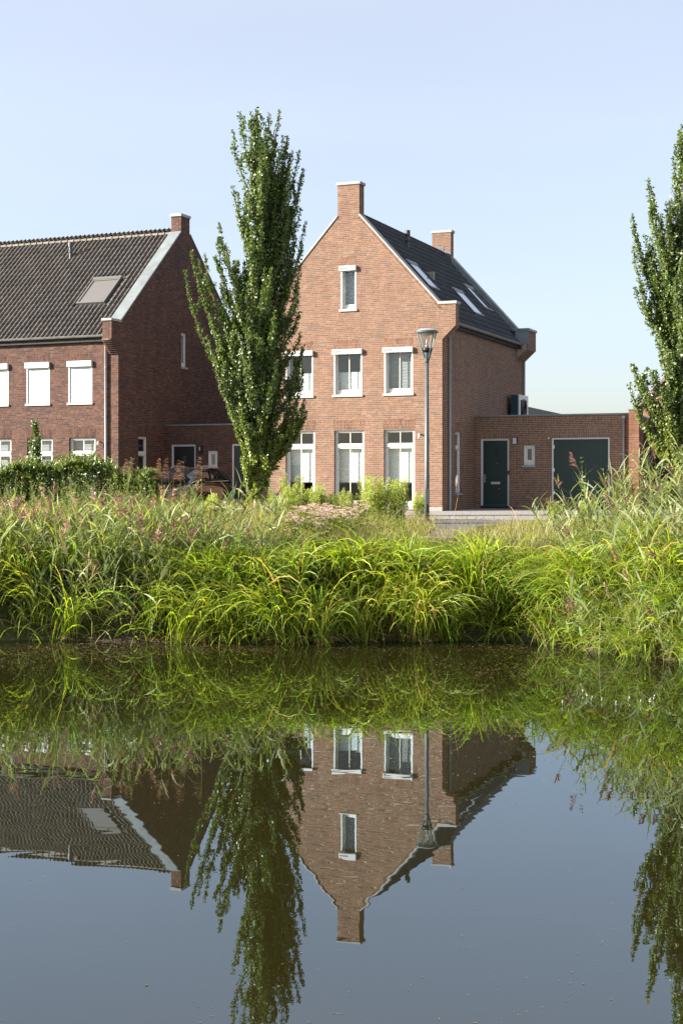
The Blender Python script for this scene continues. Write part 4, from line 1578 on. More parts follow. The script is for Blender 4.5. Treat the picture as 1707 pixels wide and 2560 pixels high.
b.build('bulb', M['shutter'], lamp, smooth=True)
prof = [(0.145, 4.485), (0.180, 4.58), (0.215, 4.69), (0.245, 4.80), (0.266, 4.885)]
b = MB()
b.lathe(prof, 32)
b.build('lantern_glass', M['lamp_glass'], lamp, smooth=True)
for k in range(4):
    an = radians(32 + 90 * k)
    b = MB()
    pts = [(0.078, 4.24), (0.122, 4.38), (0.160, 4.49), (0.198, 4.61), (0.238, 4.73), (0.270, 4.84), (0.280, 4.90)]
    vv, ff = [], []
    for (r, z) in pts:
        for (dr_, dt) in ((0.0, -0.014), (0.018, -0.014), (0.018, 0.014), (0.0, 0.014)):
            x = (r + dr_) * cos(an) - dt * sin(an)
            y = (r + dr_) * sin(an) + dt * cos(an)
            vv.append((x, y, z))
    for i in range(len(pts) - 1):
        for j in range(4):
            ff.append((i * 4 + j, i * 4 + (j + 1) % 4, (i + 1) * 4 + (j + 1) % 4, (i + 1) * 4 + j))
    b.add(vv, ff)
    b.build('arm', M['lamp_metal'], lamp)
b = MB()
b.lathe([(0.0, 4.875), (0.25, 4.875), (0.294, 4.885), (0.298, 4.915), (0.280, 4.935)], 36)
b.build('rim', M['lamp_metal'], lamp)
b = MB()
b.lathe([(0.283, 4.934), (0.25, 4.955), (0.17, 4.982), (0.08, 4.996), (0.0, 5.0)], 36)
b.build('dome', M['lamp_dome'], lamp, smooth=True)
b = MB()
b.lathe([(0.0, 4.80), (0.10, 4.82), (0.17, 4.872), (0.0, 4.873)], 24)
b.build('reflector', M['lamp_dome'], lamp, smooth=True)

# ================================================================== CAR
cp = loc2w(OL, 3.05, -0.5)
car = thing('car', (cp[0], cp[1], 0.03), -TH, 'dark red car parked in the driveway behind the reeds', 'car')


def loft(secs, cap=True):
    n = len(secs[0])
    v = [p for s_ in secs for p in s_]
    f = []
    for i in range(len(secs) - 1):
        for k in range(n):
            k2 = (k + 1) % n
            f.append((i * n + k, i * n + k2, (i + 1) * n + k2, (i + 1) * n + k))
    if cap:
        f.append(tuple(range(n)))
        f.append(tuple((len(secs) - 1) * n + k for k in reversed(range(n))))
    return v, f


def sec(y, hw, z0, z1, rnd_=0.10, tuck=0.06):
    """rounded section across the car at station y"""
    p = [(-hw + tuck, y, z0), (hw - tuck, y, z0), (hw, y, z0 + 0.12), (hw + 0.012, y, (z0 + z1) / 2), (hw - 0.02, y, z1 - rnd_), (hw - rnd_ - 0.03, y, z1 - 0.012), (0, y, z1),
         (-hw + rnd_ + 0.03, y, z1 - 0.012), (-hw + 0.02, y, z1 - rnd_), (-hw - 0.012, y, (z0 + z1) / 2), (-hw, y, z0 + 0.12)]
    return p


st = [(-2.13, 0.60, 0.30, 0.60), (-2.10, 0.74, 0.22, 0.72), (-1.95, 0.84, 0.19, 0.80), (-1.5, 0.875, 0.18, 0.88), (-1.0, 0.885, 0.18, 0.95), (-0.6, 0.89, 0.18, 0.985),
      (0.4, 0.89, 0.18, 1.0), (1.4, 0.885, 0.18, 1.02), (1.85, 0.86, 0.20, 1.03), (2.05, 0.78, 0.26, 0.95), (2.10, 0.66, 0.34, 0.80)]
b = MB()
b.add(*loft([sec(*s_) for s_ in st]))
cb = b.build('body', M['paint'], car, smooth=True)
ss = cb.modifiers.new('sub', 'SUBSURF')
ss.levels = ss.render_levels = 1


def cab(y, hb, ht, z0, z1):
    return [(-hb, y, z0), (hb, y, z0), (ht + 0.015, y, z1 - 0.10), (ht - 0.08, y, z1 - 0.01), (0, y, z1 + 0.008), (-ht + 0.08, y, z1 - 0.01), (-ht - 0.015, y, z1 - 0.10)]


b = MB()
b.add(*loft([cab(-1.02, 0.74, 0.70, 0.94, 0.97), cab(-0.55, 0.79, 0.69, 0.97, 1.24), cab(-0.12, 0.80, 0.66, 0.98, 1.435), cab(0.55, 0.80, 0.66, 0.985, 1.475), cab(1.25, 0.79, 0.64, 0.99, 1.44), cab(1.75, 0.75, 0.62, 1.0, 1.26), cab(2.0, 0.70, 0.60, 0.98, 1.03)]))
b.build('window_glass', M['car_glass'], car, smooth=True)
b = MB()
b.add(*loft([[(-0.60, -0.15, 1.43), (0.60, -0.15, 1.43), (0.60, -0.13, 1.445), (-0.60, -0.13, 1.445)],
             [(-0.63, 0.2, 1.46), (0.63, 0.2, 1.46), (0.58, 0.2, 1.485), (-0.58, 0.2, 1.485)],
             [(-0.63, 0.6, 1.465), (0.63, 0.6, 1.465), (0.58, 0.6, 1.495), (-0.58, 0.6, 1.495)],
             [(-0.61, 1.3, 1.42), (0.61, 1.3, 1.42), (0.56, 1.3, 1.45), (-0.56, 1.3, 1.45)]]))
b.build('roof', M['paint'], car, smooth=False, bevel=0.015)
for sx in (-1, 1):
    b = MB()
    b.tube([(sx * 0.775, -1.0, 0.97), (sx * 0.73, -0.5, 1.27), (sx * 0.685, -0.1, 1.42), (sx * 0.665, 0.5, 1.462), (sx * 0.66, 1.2, 1.43), (sx * 0.68, 1.7, 1.26), (sx * 0.70, 1.98, 1.03)], 0.03, 8)
    b.build('pillar', M['paint'], car, smooth=True)
    b = MB()
    b.tube([(sx * 0.80, 0.33, 0.99), (sx * 0.69, 0.40, 1.43)], 0.03, 8)
    b.build('pillar', M['black'], car, smooth=True)
    b = MB()
    b.tube([(sx * 0.60, -0.02, 1.46), (sx * 0.60, 0.1, 1.525), (sx * 0.60, 0.6, 1.54), (sx * 0.58, 1.25, 1.49), (sx * 0.58, 1.3, 1.44)], 0.016, 8)
    b.build('roof_rail', M['chrome'], car, smooth=True)
    b = MB()
    b.tube([(sx * 0.805, -0.95, 0.985), (sx * 0.822, 0.3, 1.0), (sx * 0.81, 1.6, 1.02)], 0.012, 6)
    b.build('window_trim', M['chrome'], car, smooth=True)
    b = MB()
    b.lathe([(0.0, -0.05), (0.08, -0.05), (0.10, 0.0), (0.08, 0.06), (0.0, 0.06)], 12, (sx * 0.98, -0.66, 1.03))
    b.build('mirror', M['paint'], car, smooth=True)
    b = MB()
    b.add(*loft([[(sx * 0.42, -2.10, 0.60), (sx * 0.74, -1.98, 0.62), (sx * 0.72, -1.97, 0.74), (sx * 0.42, -2.08, 0.70)], [(sx * 0.42, -2.04, 0.60), (sx * 0.74, -1.90, 0.62), (sx * 0.72, -1.90, 0.76), (sx * 0.42, -2.02, 0.73)]]))
    b.build('headlight', M['head'], car)
    for yw in (-1.32, 1.30):
        b = MB()
        prof = [(0.19, -0.10), (0.30, -0.10), (0.325, -0.07), (0.325, 0.07), (0.30, 0.10), (0.19, 0.10)]
        vv, ff = [], []
        seg = 24
        for (r, t) in prof:
            for k in range(seg):
                an = 2 * pi * k / seg
                vv.append((sx * 0.80 + t, yw + r * cos(an), 0.325 + r * sin(an)))
        for i in range(len(prof) - 1):
            for k in range(seg):
                ff.append((i * seg + k, i * seg + (k + 1) % seg, (i + 1) * seg + (k + 1) % seg, (i + 1) * seg + k))
        b.add(vv, ff)
        wh = b.build('wheel', M['rubber'], car, smooth=True)
        b = MB()
        for k in range(6):
            an = 2 * pi * k / 6
            b.tube([(sx * 0.86, yw, 0.325), (sx * 0.87, yw + 0.2 * cos(an), 0.325 + 0.2 * sin(an))], 0.028, 6)
        b.build('rim', M['chrome'], wh)
one('number_plate', M['plate'], car, gf, (-0.26, 0.26, 2.125, 2.14, 0.42, 0.53))
one('grille', M['black'], car, gf, (-0.40, 0.40, 2.10, 2.122, 0.56, 0.70), bevel=0.01)
b = MB()
b.tube([(0.905, 0.15, 0.82), (0.92, 0.25, 0.82), (0.905, 0.35, 0.82)], 0.012, 6)
b.build('door_handle', M['chrome'], car)

# ================================================================== VEGETATION
class Veg:
    def __init__(s, seed=1):
        s.V, s.Q, s.T, s.C, s.n = [], [], [], [], 0
        s.r = np.random.default_rng(seed)

    def push(s, V, Q, T, C):
        if Q is not None and len(Q):
            s.Q.append(Q + s.n)
        if T is not None and len(T):
            s.T.append(T + s.n)
        s.V.append(V)
        s.C.append(C)
        s.n += len(V)

    def blades(s, base, az, length, lean, droop, width, seg, col, roll=0.0, power=1.3, belly=0.35):
        """curved tapering ribbons; angle from the vertical grows from lean by droop"""
        n = len(base)
        az, length, lean, droop, width = (np.broadcast_to(np.asarray(t, float), (n,)) for t in (az, length, lean, droop, width))
        droop = np.minimum(droop, 2.75 - lean)
        t = np.linspace(0, 1, seg + 1)
        phi = lean[:, None] + droop[:, None] * (t[None, :] ** power)
        step = length[:, None] / seg
        mid = (phi[:, 1:] + phi[:, :-1]) / 2
        h = np.concatenate([np.zeros((n, 1)), np.cumsum(np.sin(mid) * step, 1)], 1)
        z = np.concatenate([np.zeros((n, 1)), np.cumsum(np.cos(mid) * step, 1)], 1)
        P = np.stack([base[:, 0:1] + h * np.cos(az)[:, None], base[:, 1:2] + h * np.sin(az)[:, None], base[:, 2:3] + z], -1)
        roll = np.broadcast_to(np.asarray(roll, float), (n,)) + s.r.normal(0, 1.0, n)
        perp = np.stack([-np.sin(az), np.cos(az), np.zeros(n)], -1)
        nrm = np.stack([np.cos(phi) * np.cos(az)[:, None], np.cos(phi) * np.sin(az)[:, None], -np.sin(phi)], -1)
        wd = perp[:, None, :] * np.cos(roll)[:, None, None] + nrm * np.sin(roll)[:, None, None]
        prof = np.clip(np.minimum(0.45 + t / max(belly, .01) * 0.55, 1.0) * (1 - np.clip((t - belly) / (1 - belly), 0, 1) ** 1.6), 0.04, 1)
        half = width[:, None] * prof[None, :] / 2
        A = P - wd * half[..., None]
        B = P + wd * half[..., None]
        V = np.stack([A, B], 2).reshape(-1, 3)
        k = np.arange(n)[:, None] * (2 * (seg + 1)) + np.arange(seg)[None, :] * 2
        k = k.ravel()
        Q = np.stack([k, k + 1, k + 3, k + 2], -1)
        s.push(V, Q, None, np.repeat(col, 2 * (seg + 1), axis=0))
        return P

    def leaves(s, P, d, L_, W_, col, fold=0.25, nrm=None):
        n = len(P)
        d = d / (np.linalg.norm(d, axis=1, keepdims=True) + 1e-9)
        rv = s.r.normal(0, 1, (n, 3)) if nrm is None else nrm
        sd_ = np.cross(d, rv)
        sd_ /= (np.linalg.norm(sd_, axis=1, keepdims=True) + 1e-9)
        up = np.cross(sd_, d)
        L_ = np.broadcast_to(np.asarray(L_, float), (n,))[:, None]
        W_ = np.broadcast_to(np.asarray(W_, float), (n,))[:, None]
        tip = P + d * L_
        midp = P + d * L_ * 0.45
        a = midp + sd_ * W_ / 2 + up * W_ * fold
        b_ = midp - sd_ * W_ / 2 + up * W_ * fold
        V = np.stack([P, a, tip, b_], 1).reshape(-1, 3)
        k = np.arange(n) * 4
        T = np.concatenate([np.stack([k, k + 2, k + 1], -1), np.stack([k, k + 3, k + 2], -1)])
        s.push(V, None, T, np.repeat(col, 4, axis=0))

    def build(s, name, m, parent=None, **kw):
        V = np.concatenate(s.V)
        Q = np.concatenate(s.Q) if s.Q else None
        T = np.concatenate(s.T) if s.T else None
        me = raw_mesh(name, V, Q, T, np.concatenate(s.C), smooth=False)
        me.materials.append(m)
        return link(bpy.data.objects.new(name, me), parent, **kw)


def cols(r, n, base, var=0.25, hue=0.12, alt=None, p_alt=0.0):
    c = np.tile(np.array(base, float), (n, 1))
    if alt is not None:
        k = r.random(n) < p_alt
        c[k] = alt
    c *= r.uniform(1 - var, 1 + var, (n, 1))
    h = r.uniform(-hue, hue, n)
    c[:, 0] *= 1 + h
    c[:, 2] *= 1 - h
    return c


def on_ground(x, y, off=0.0):
    return np.stack([x, y, ground_z(x, y) + off], -1)


def in_poly(x, y, poly):
    ins = np.zeros(len(x), bool)
    j = len(poly) - 1
    for i in range(len(poly)):
        xi, yi = poly[i]
        xj, yj = poly[j]
        c = ((yi > y) != (yj > y)) & (x < (xj - xi) * (y - yi) / (yj - yi + 1e-12) + xi)
        ins ^= c
        j = i
    return ins


def paved(x, y):
    k = in_poly(x, y, drive_poly) | in_poly(x, y, path_poly) | in_poly(x, y, drive_left)
    for O in (OM, OL):
        dx, dy = x - O[0], y - O[1]
        lx_, ly_ = dx * CT - dy * ST, dx * ST + dy * CT
        k |= (ly_ > -0.1) & (lx_ < 12) & (lx_ > -16)
    return k


# ------------------------------------------------------------------ trees
def spire_tree(name, label, X, Y, tips, outline, fill, seed, zmax, leaf=0.090, dens=165, z0=0.0, trunk_r=0.13, lean=0.0, sprout=True, base_c=(0.105, 0.150, 0.034), group=None, zlow=1.3, tall=True):
    """columnar tree: every branch climbs from the trunk to a tip and is clothed with leaves"""
    r = np.random.default_rng(seed)
    root = thing(name, (X, Y, z0), 0, label, 'tree', group)
    zt = np.linspace(0, zmax * 0.93, 14)
    tx = 0.05 * np.sin(zt * 0.9) + lean * zt
    ty = 0.05 * np.cos(zt * 0.7)
    trunk_at = lambda z: np.array([np.interp(z, zt, tx), np.interp(z, zt, ty), z])
    tb = MB()
    rr = [trunk_r * (1.25 if k == 0 else 1.0) * max(0.06, 1 - z / (zmax * 0.97)) for k, z in enumerate(zt)]
    tb.tube([(a, c, z - (0.2 if k == 0 else 0)) for k, (a, c, z) in enumerate(zip(tx, ty, zt))], rr, 12)
    lb = MB()
    T = [np.array(t, float) for t in tips]
    zs_o = np.array([o[0] for o in outline])
    for _ in range(fill):
        z = r.uniform(zs_o.min() + 0.2, zs_o.max())
        lo, hi = np.interp(z, zs_o, [o[1] for o in outline]), np.interp(z, zs_o, [o[2] for o in outline])
        cx_, hw = (lo + hi) / 2, (hi - lo) / 2
        a = r.uniform(0, 2 * pi)
        q = sqrt(r.uniform(0.05, 1.0)) * 0.93
        T.append(np.array([cx_ + hw * q * cos(a), hw * q * sin(a), z]))
    if sprout:
        for _ in range(48):
            a = r.uniform(0, 2 * pi)
            q = r.uniform(0.16, 0.52)
            T.append(np.array([q * cos(a), q * sin(a), r.uniform(0.7, 3.2)]))
    veg = Veg(seed)
    LP, LD_, LL, LC, LN = [], [], [], [], []
    for ti, tip in enumerate(T):
        base_p = trunk_at(min(tip[2], zmax * 0.9))
        dx = np.linalg.norm(tip[:2] - base_p[:2])
        rise = min((0.9 + 1.5 * dx if tip[2] > 6.5 else 0.4 + 0.95 * dx) + r.uniform(0, 0.8), tip[2] - zlow)
        if rise < 0.3:
            rise = 0.3
        p0 = trunk_at(max(min(tip[2] - rise, zmax * 0.88), 0.25 if tip[2] < 3.3 else 0.9))
        dz = tip[2] - p0[2]
        p1 = np.array([p0[0] + (tip[0] - p0[0]) * 0.80, p0[1] + (tip[1] - p0[1]) * 0.80, p0[2] + dz * 0.42])
        tt = np.linspace(0, 1, 9)[:, None]
        path = (1 - tt) ** 2 * p0 + 2 * tt * (1 - tt) * p1 + tt ** 2 * tip
        path[1:-1] += r.normal(0, 0.02, (7, 3))
        ln = np.sum(np.linalg.norm(np.diff(path, axis=0), axis=1))
        lb.tube([tuple(p) for p in path], [0.022 * (1 - k / 9.5) * min(1.4, 0.5 + ln / 2.5) + 0.003 for k in range(9)], 5, caps=False)

        def clothe(path, ln, r0, r1, t0, dn):
            n = int(ln * dn * r.uniform(0.75, 1.2))
            t = t0 + (1 - t0) * r.random(n)
            seg = len(path) - 1
            f = t * seg
            i = np.minimum(f.astype(int), seg - 1)
            P = path[i] + (path[i + 1] - path[i]) * (f - i)[:, None]
            ax = path[i + 1] - path[i]
            ax /= np.linalg.norm(ax, axis=1, keepdims=True) + 1e-9
            off = r.normal(0, 1, (n, 3))
            off -= ax * np.sum(off * ax, 1, keepdims=True)
            off /= np.linalg.norm(off, axis=1, keepdims=True) + 1e-9
            rad = (r0 + (r1 - r0) * t) * np.sqrt(r.random(n))
            P = P + off * rad[:, None]
            d = off * 0.15 + ax * 0.35 + r.normal(0, 0.7, (n, 3)) + np.array([0, 0, -0.1])
            outw = P - np.stack([np.interp(P[:, 2], zt, tx), np.interp(P[:, 2], zt, ty), P[:, 2]], -1)
            outw /= np.linalg.norm(outw, axis=1, keepdims=True) + 1e-6
            LN.append(outw * 0.75 + off * 0.5 + np.array([0, 0, 0.45]) + r.normal(0, 0.42, (n, 3)))
            LP.append(P)
            LD_.append(d)
            LL.append(leaf * r.uniform(0.45, 1.3, n) * (1 - 0.25 * t))
            bright = 1.0 + 0.35 * (r.random() - 0.5)
            c = cols(r, n, np.array(base_c) * bright, 0.28, 0.15)
            yel = np.clip((3.2 - P[:, 2]) / 2.0, 0, 1) * (0.7 if sprout else 0)
            c = c * (1 - yel[:, None]) + cols(r, n, (0.22, 0.25, 0.03), 0.25, 0.12) * yel[:, None]
            LC.append(c)
        clothe(path, ln, 0.17 if tip[2] > 3.3 else 0.09, 0.035, 0.12 if tip[2] > 3.3 else 0.35, dens)
        for _k in range(r.integers(2, 5)):
            j = r.integers(2, 7)
            q0 = path[j]
            a = r.uniform(0, 2 * pi)
            l2 = r.uniform(0.22, 0.55)
            q1 = q0 + np.array([cos(a) * l2 * 0.38, sin(a) * l2 * 0.38, l2])
            sp = np.linspace(0, 1, 4)[:, None] * (q1 - q0) + q0
            clothe(sp, l2, 0.075, 0.025, 0.0, dens * 1.15)
    P = np.concatenate(LP)
    veg.leaves(P, np.concatenate(LD_), np.concatenate(LL), np.concatenate(LL) * 0.72, np.concatenate(LC), 0.14, nrm=np.concatenate(LN))
    tb.build('trunk', M['bark'], root, smooth=True)
    lb.build('limbs', M['limb'], root, smooth=True)
    veg.build('crown', M['tree_leaf'], root)
    return root, len(P)


def pxs(px, py, Z):
    """height and offset of a sight line at distance Z (used to size the trees)"""
    return (px - 784) * 1.08865 / 3500 * Z, CAMZ + (1102.3 - py) * 1.08865 * Z / 3500


TZ_ = 40.0
tX = pxs(592, 1100, TZ_)[0]
tl = [(588, 250), (642, 250), (533, 290), (553, 266), (576, 254), (617, 262), (660, 305), (652, 318), (685, 338), (672, 345), (697, 380), (692, 400), (701, 512), (668, 470), (690, 470), (680, 480),
      (500, 505), (496, 542), (443, 580), (425, 618), (455, 592), (468, 575), (505, 613), (537, 432), (546, 440), (690, 715), (697, 792), (694, 848), (703, 945), (700, 930), (684, 985), (640, 1046), (636, 1070),
      (690, 760), (696, 802), (688, 832), (697, 872), (690, 902), (700, 918), (682, 930), (690, 962), (668, 985), (650, 1000), (676, 880), (662, 940), (686, 690), (684, 650), (690, 600), (480, 732), (477, 772), (488, 812), (500, 852), (514, 892), (530, 932), (540, 972), (694, 560),
      (540, 600), (520, 560), (672, 960), (660, 1000), (560, 1010), (575, 1040), (615, 1015), (600, 1050), (560, 1085), (628, 1000)]
rg = np.random.default_rng(4)
tips = []
for (px, py) in tl:
    x, z = pxs(px, py, TZ_)
    tips.append((x - tX, rg.uniform(-0.45, 0.45), z))
ol = []
for (py, l_, r_) in ((300, 545, 655), (350, 540, 682), (400, 545, 688), (450, 550, 680), (500, 545, 688), (550, 535, 692), (600, 525, 688), (650, 500, 680), (700, 478, 676), (750, 476, 678), (800, 485, 688), (850, 500, 690),
                     (900, 518, 690), (950, 533, 690), (990, 541, 665), (1015, 545, 640), (1050, 552, 630)):
    z = pxs(0, py, TZ_)[1]
    ol.append((z, pxs(l_, 0, TZ_)[0] - tX, pxs(r_, 0, TZ_)[0] - tX))
ol.sort()
spire_tree('hornbeam_tree', 'tall columnar leafy tree standing left of the sunlit gable', tX, TZ_, tips, ol, 160, 21, pxs(0, 262, TZ_)[1])
TZ2 = 36.0
tX2 = pxs(1562, 1100, TZ2)[0]
tl2 = [(1478, 420), (1491, 432), (1458, 487), (1463, 500), (1537, 368), (1550, 382), (1566, 292), (1580, 300), (1524, 472), (1515, 490), (1519, 505), (1460, 655), (1472, 662), (1456, 560), (1445, 842), (1452, 835), (1468, 870),
       (1444, 880), (1490, 850), (1490, 990), (1500, 1010), (1530, 1040), (1545, 1080), (1600, 330), (1640, 380), (1650, 520), (1660, 640), (1665, 800), (1650, 950), (1600, 1050), (1575, 1090), (1535, 1000), (1560, 1020)]
tips = []
for (px, py) in tl2:
    x, z = pxs(px, py, TZ2)
    tips.append((x - tX2, rg.uniform(-0.5, 0.5), z))
ol = []
for (py, l_, r_) in ((420, 1530, 1620), (480, 1480, 1640), (540, 1468, 1650), (600, 1478, 1655), (650, 1480, 1660), (700, 1484, 1660), (760, 1492, 1660), (820, 1492, 1660), (870, 1475, 1660), (920, 1472, 1655), (960, 1485, 1650), (1000, 1515, 1630), (1050, 1530, 1600)):
    z = pxs(0, py, TZ2)[1]
    ol.append((z, pxs(l_, 0, TZ2)[0] - tX2, pxs(r_, 0, TZ2)[0] - tX2))
ol.sort()
spire_tree('hornbeam_tree', 'columnar leafy tree cut off by the right edge of the view', tX2, TZ2, tips, ol, 125, 33, pxs(0, 320, TZ2)[1])
# young column in front of the left house
sx_, sz_ = pxs(82, 967, 47.0)
spire_tree('young_tree', 'slim young column shaped tree in front of the dark house windows', sx_, 47.0, [(0.0, 0.0, sz_), (0.12, 0.05, sz_ - 0.5), (-0.12, 0, sz_ - 0.6)],
           [(0.8, -0.25, 0.25), (2.2, -0.2, 0.2), (sz_ - 0.2, -0.05, 0.05)], 16, 8, sz_, dens=120, trunk_r=0.03, sprout=False, zlow=0.5)

# ------------------------------------------------------------------ laurel hedge
hx0, hx1, hy0, hy1 = -15.5, -5.75, 43.2, 44.4
hedge = thing('laurel_hedge', (-10.6, 43.8, 0), 0, 'glossy dark green laurel hedge in front of the left house', 'hedge')
v = Veg(5)
n = 34000
x = v.r.uniform(hx0, hx1, n)
top = 1.42 + 0.12 * np.sin(x * 1.3) + 0.10 * np.sin(x * 3.1 + 1) + 0.07 * np.sin(x * 7.3) - 0.35 * smooth(-7.4, -5.75, x)
f = v.r.random(n)
face = v.r.random(n)
y = np.where(face < 0.62, hy0 + np.abs(v.r.normal(0, 0.22, n)) + 0.14 * np.sin(x * 2.3) * np.sin(x * 0.9) , v.r.uniform(hy0, hy1, n))
z = np.where(face < 0.62, f * top, top - np.abs(v.r.normal(0, 0.10, n)))
endk = v.r.random(n) < 0.12
x = np.where(endk, hx1 - np.abs(v.r.normal(0, 0.15, n)), x)
y = np.where(endk, v.r.uniform(hy0, hy1, n), y)
z = np.where(endk, f * 1.35, z)
P = np.stack([x + 10.6, y - 43.8, z], -1)
d = np.stack([v.r.normal(0, 0.5, n), v.r.normal(-0.35, 0.45, n), np.abs(v.r.normal(0.75, 0.4, n))], -1)
v.leaves(P, d, v.r.uniform(0.10, 0.18, n), v.r.uniform(0.045, 0.068, n), cols(v.r, n, (0.085, 0.128, 0.024), 0.35, 0.1, (0.16, 0.20, 0.045), 0.3), 0.12, nrm=np.stack([v.r.normal(-0.3, 0.6, n), v.r.normal(-0.6, 0.5, n), v.r.normal(0.5, 0.5, n)], -1))
# shoots above the clipped line
ns = 420
sx = v.r.uniform(hx0, hx1 - 0.2, ns)
sy = v.r.uniform(hy0, hy1, ns)
for k in range(ns):
    m_ = 14
    tt = v.r.random(m_)
    h_ = v.r.uniform(0.12, 0.55)
    zz = 1.26 + 0.12 * sin(sx[k] * 1.3) + 0.10 * sin(sx[k] * 3.1 + 1) - 0.35 * float(smooth(-7.4, -5.75, sx[k]))
    P = np.stack([sx[k] + 10.6 + v.r.normal(0, 0.015, m_), sy[k] - 43.8 + v.r.normal(0, 0.015, m_), zz + tt * h_], -1)
    d = np.stack([v.r.normal(0, 0.6, m_), v.r.normal(0, 0.6, m_), np.full(m_, 0.9)], -1)
    v.leaves(P, d, v.r.uniform(0.10, 0.17, m_), v.r.uniform(0.036, 0.052, m_), cols(v.r, m_, (0.17, 0.22, 0.05), 0.25, 0.1), 0.12)
v.build('foliage', M['laurel_leaf'], hedge)
b = MB()
for k in range(110):
    x_ = rnd.uniform(hx0 + 0.2, hx1 - 0.25) + 10.6
    y_ = rnd.uniform(-0.4, 0.45)
    b.tube([(x_, y_, -0.05), (x_ + rnd.uniform(-.2, .2), y_ + rnd.uniform(-.15, .15), 0.8), (x_ + rnd.uniform(-.3, .3), y_ + rnd.uniform(-.2, .2), 1.45)], [0.02, 0.013, 0.006], 5)
b.build('stem', M['bark'], hedge, kind='stuff')

# ------------------------------------------------------------------ grass of the verge
def frustum(r, n, y0, y1, margin=1.2):
    y = np.sqrt(r.random(n) * (y1 ** 2 - y0 ** 2) + y0 ** 2)
    hw = 0.2445 * y + margin
    return r.uniform(-1, 1, n) * hw, y


v = Veg(101)
r = v.r
x, y = frustum(r, 72000, 25.6, 47.0, 2.6)
k = (~paved(x, y)) & (y > edge_y(x) + 2.0)
x, y = x[k], y[k]
sandk = in_poly(x, y, sand_poly) & (r.random(len(x)) < 0.9)
x, y = x[~sandk], y[~sandk]
n = len(x)
patch = 0.5 + 0.5 * np.sin(x * 0.9 + 1.3 * np.sin(y * 0.5)) * np.cos(y * 0.7 + x * 0.3)
low = smooth(1.0, 3.0, x) * smooth(30, 33, y)           # mown strip in front of the drive
hgt = (0.12 + 0.16 * r.random(n) + 0.10 * patch) * (1 - 0.55 * low) * (1 + 0.6 * smooth(33, 38, y) * smooth(2.0, 0.5, x))
c = cols(r, n, (0.215, 0.232, 0.048), 0.3, 0.18, (0.25, 0.20, 0.095), 0.0)
dry = r.random(n) < (0.18 + 0.30 * patch)
c[dry] = cols(r, int(dry.sum()), (0.42, 0.36, 0.18), 0.25, 0.1)
v.blades(on_ground(x, y, -0.01), r.uniform(0, 2 * pi, n), hgt, r.uniform(0, 0.45, n), r.uniform(0.1, 1.3, n), r.uniform(0.006, 0.011, n), 3, c)
# dry seeding stalks
m_ = r.random(n) < 0.10
xs_, ys_ = x[m_], y[m_]
n2 = len(xs_)
hh_ = r.uniform(0.25, 0.55, n2) * (1 - 0.6 * low[m_])
cd = cols(r, n2, (0.30, 0.23, 0.12), 0.25, 0.1)
Pst = v.blades(on_ground(xs_, ys_), r.uniform(0, 2 * pi, n2), hh_, r.uniform(0, 0.2, n2), r.uniform(0, 0.5, n2), np.full(n2, 0.005), 3, cd, belly=0.9)
tp = Pst[:, -1, :]
for q in range(5):
    off = r.normal(0, 0.010, (n2, 3))
    off[:, 2] = -r.uniform(0.0, 0.14, n2)
    v.leaves(tp + off, np.stack([r.normal(0, .5, n2), r.normal(0, .5, n2), np.full(n2, 0.8)], -1), 0.03, 0.011, cols(r, n2, (0.32, 0.22, 0.13), 0.3, 0.1), 0.1)
v.build('grass', M['blade'], None, label='rough grass and dry seeding stalks covering the verge', kind='stuff')

# ------------------------------------------------------------------ sedge along the water
v = Veg(202)
r = v.r
tus = []


def top_z(x):
    """how high the bank plants reach: low in the middle, tall reeds to both sides"""
    return -0.14 + 0.10 * np.sin(x * 2.1) * np.sin(x * 0.77 + 1) + 0.07 * np.sin(x * 5.3) + 0.55 * smooth(-2.4, -4.2, x) + 0.62 * smooth(3.9, 5.6, x)


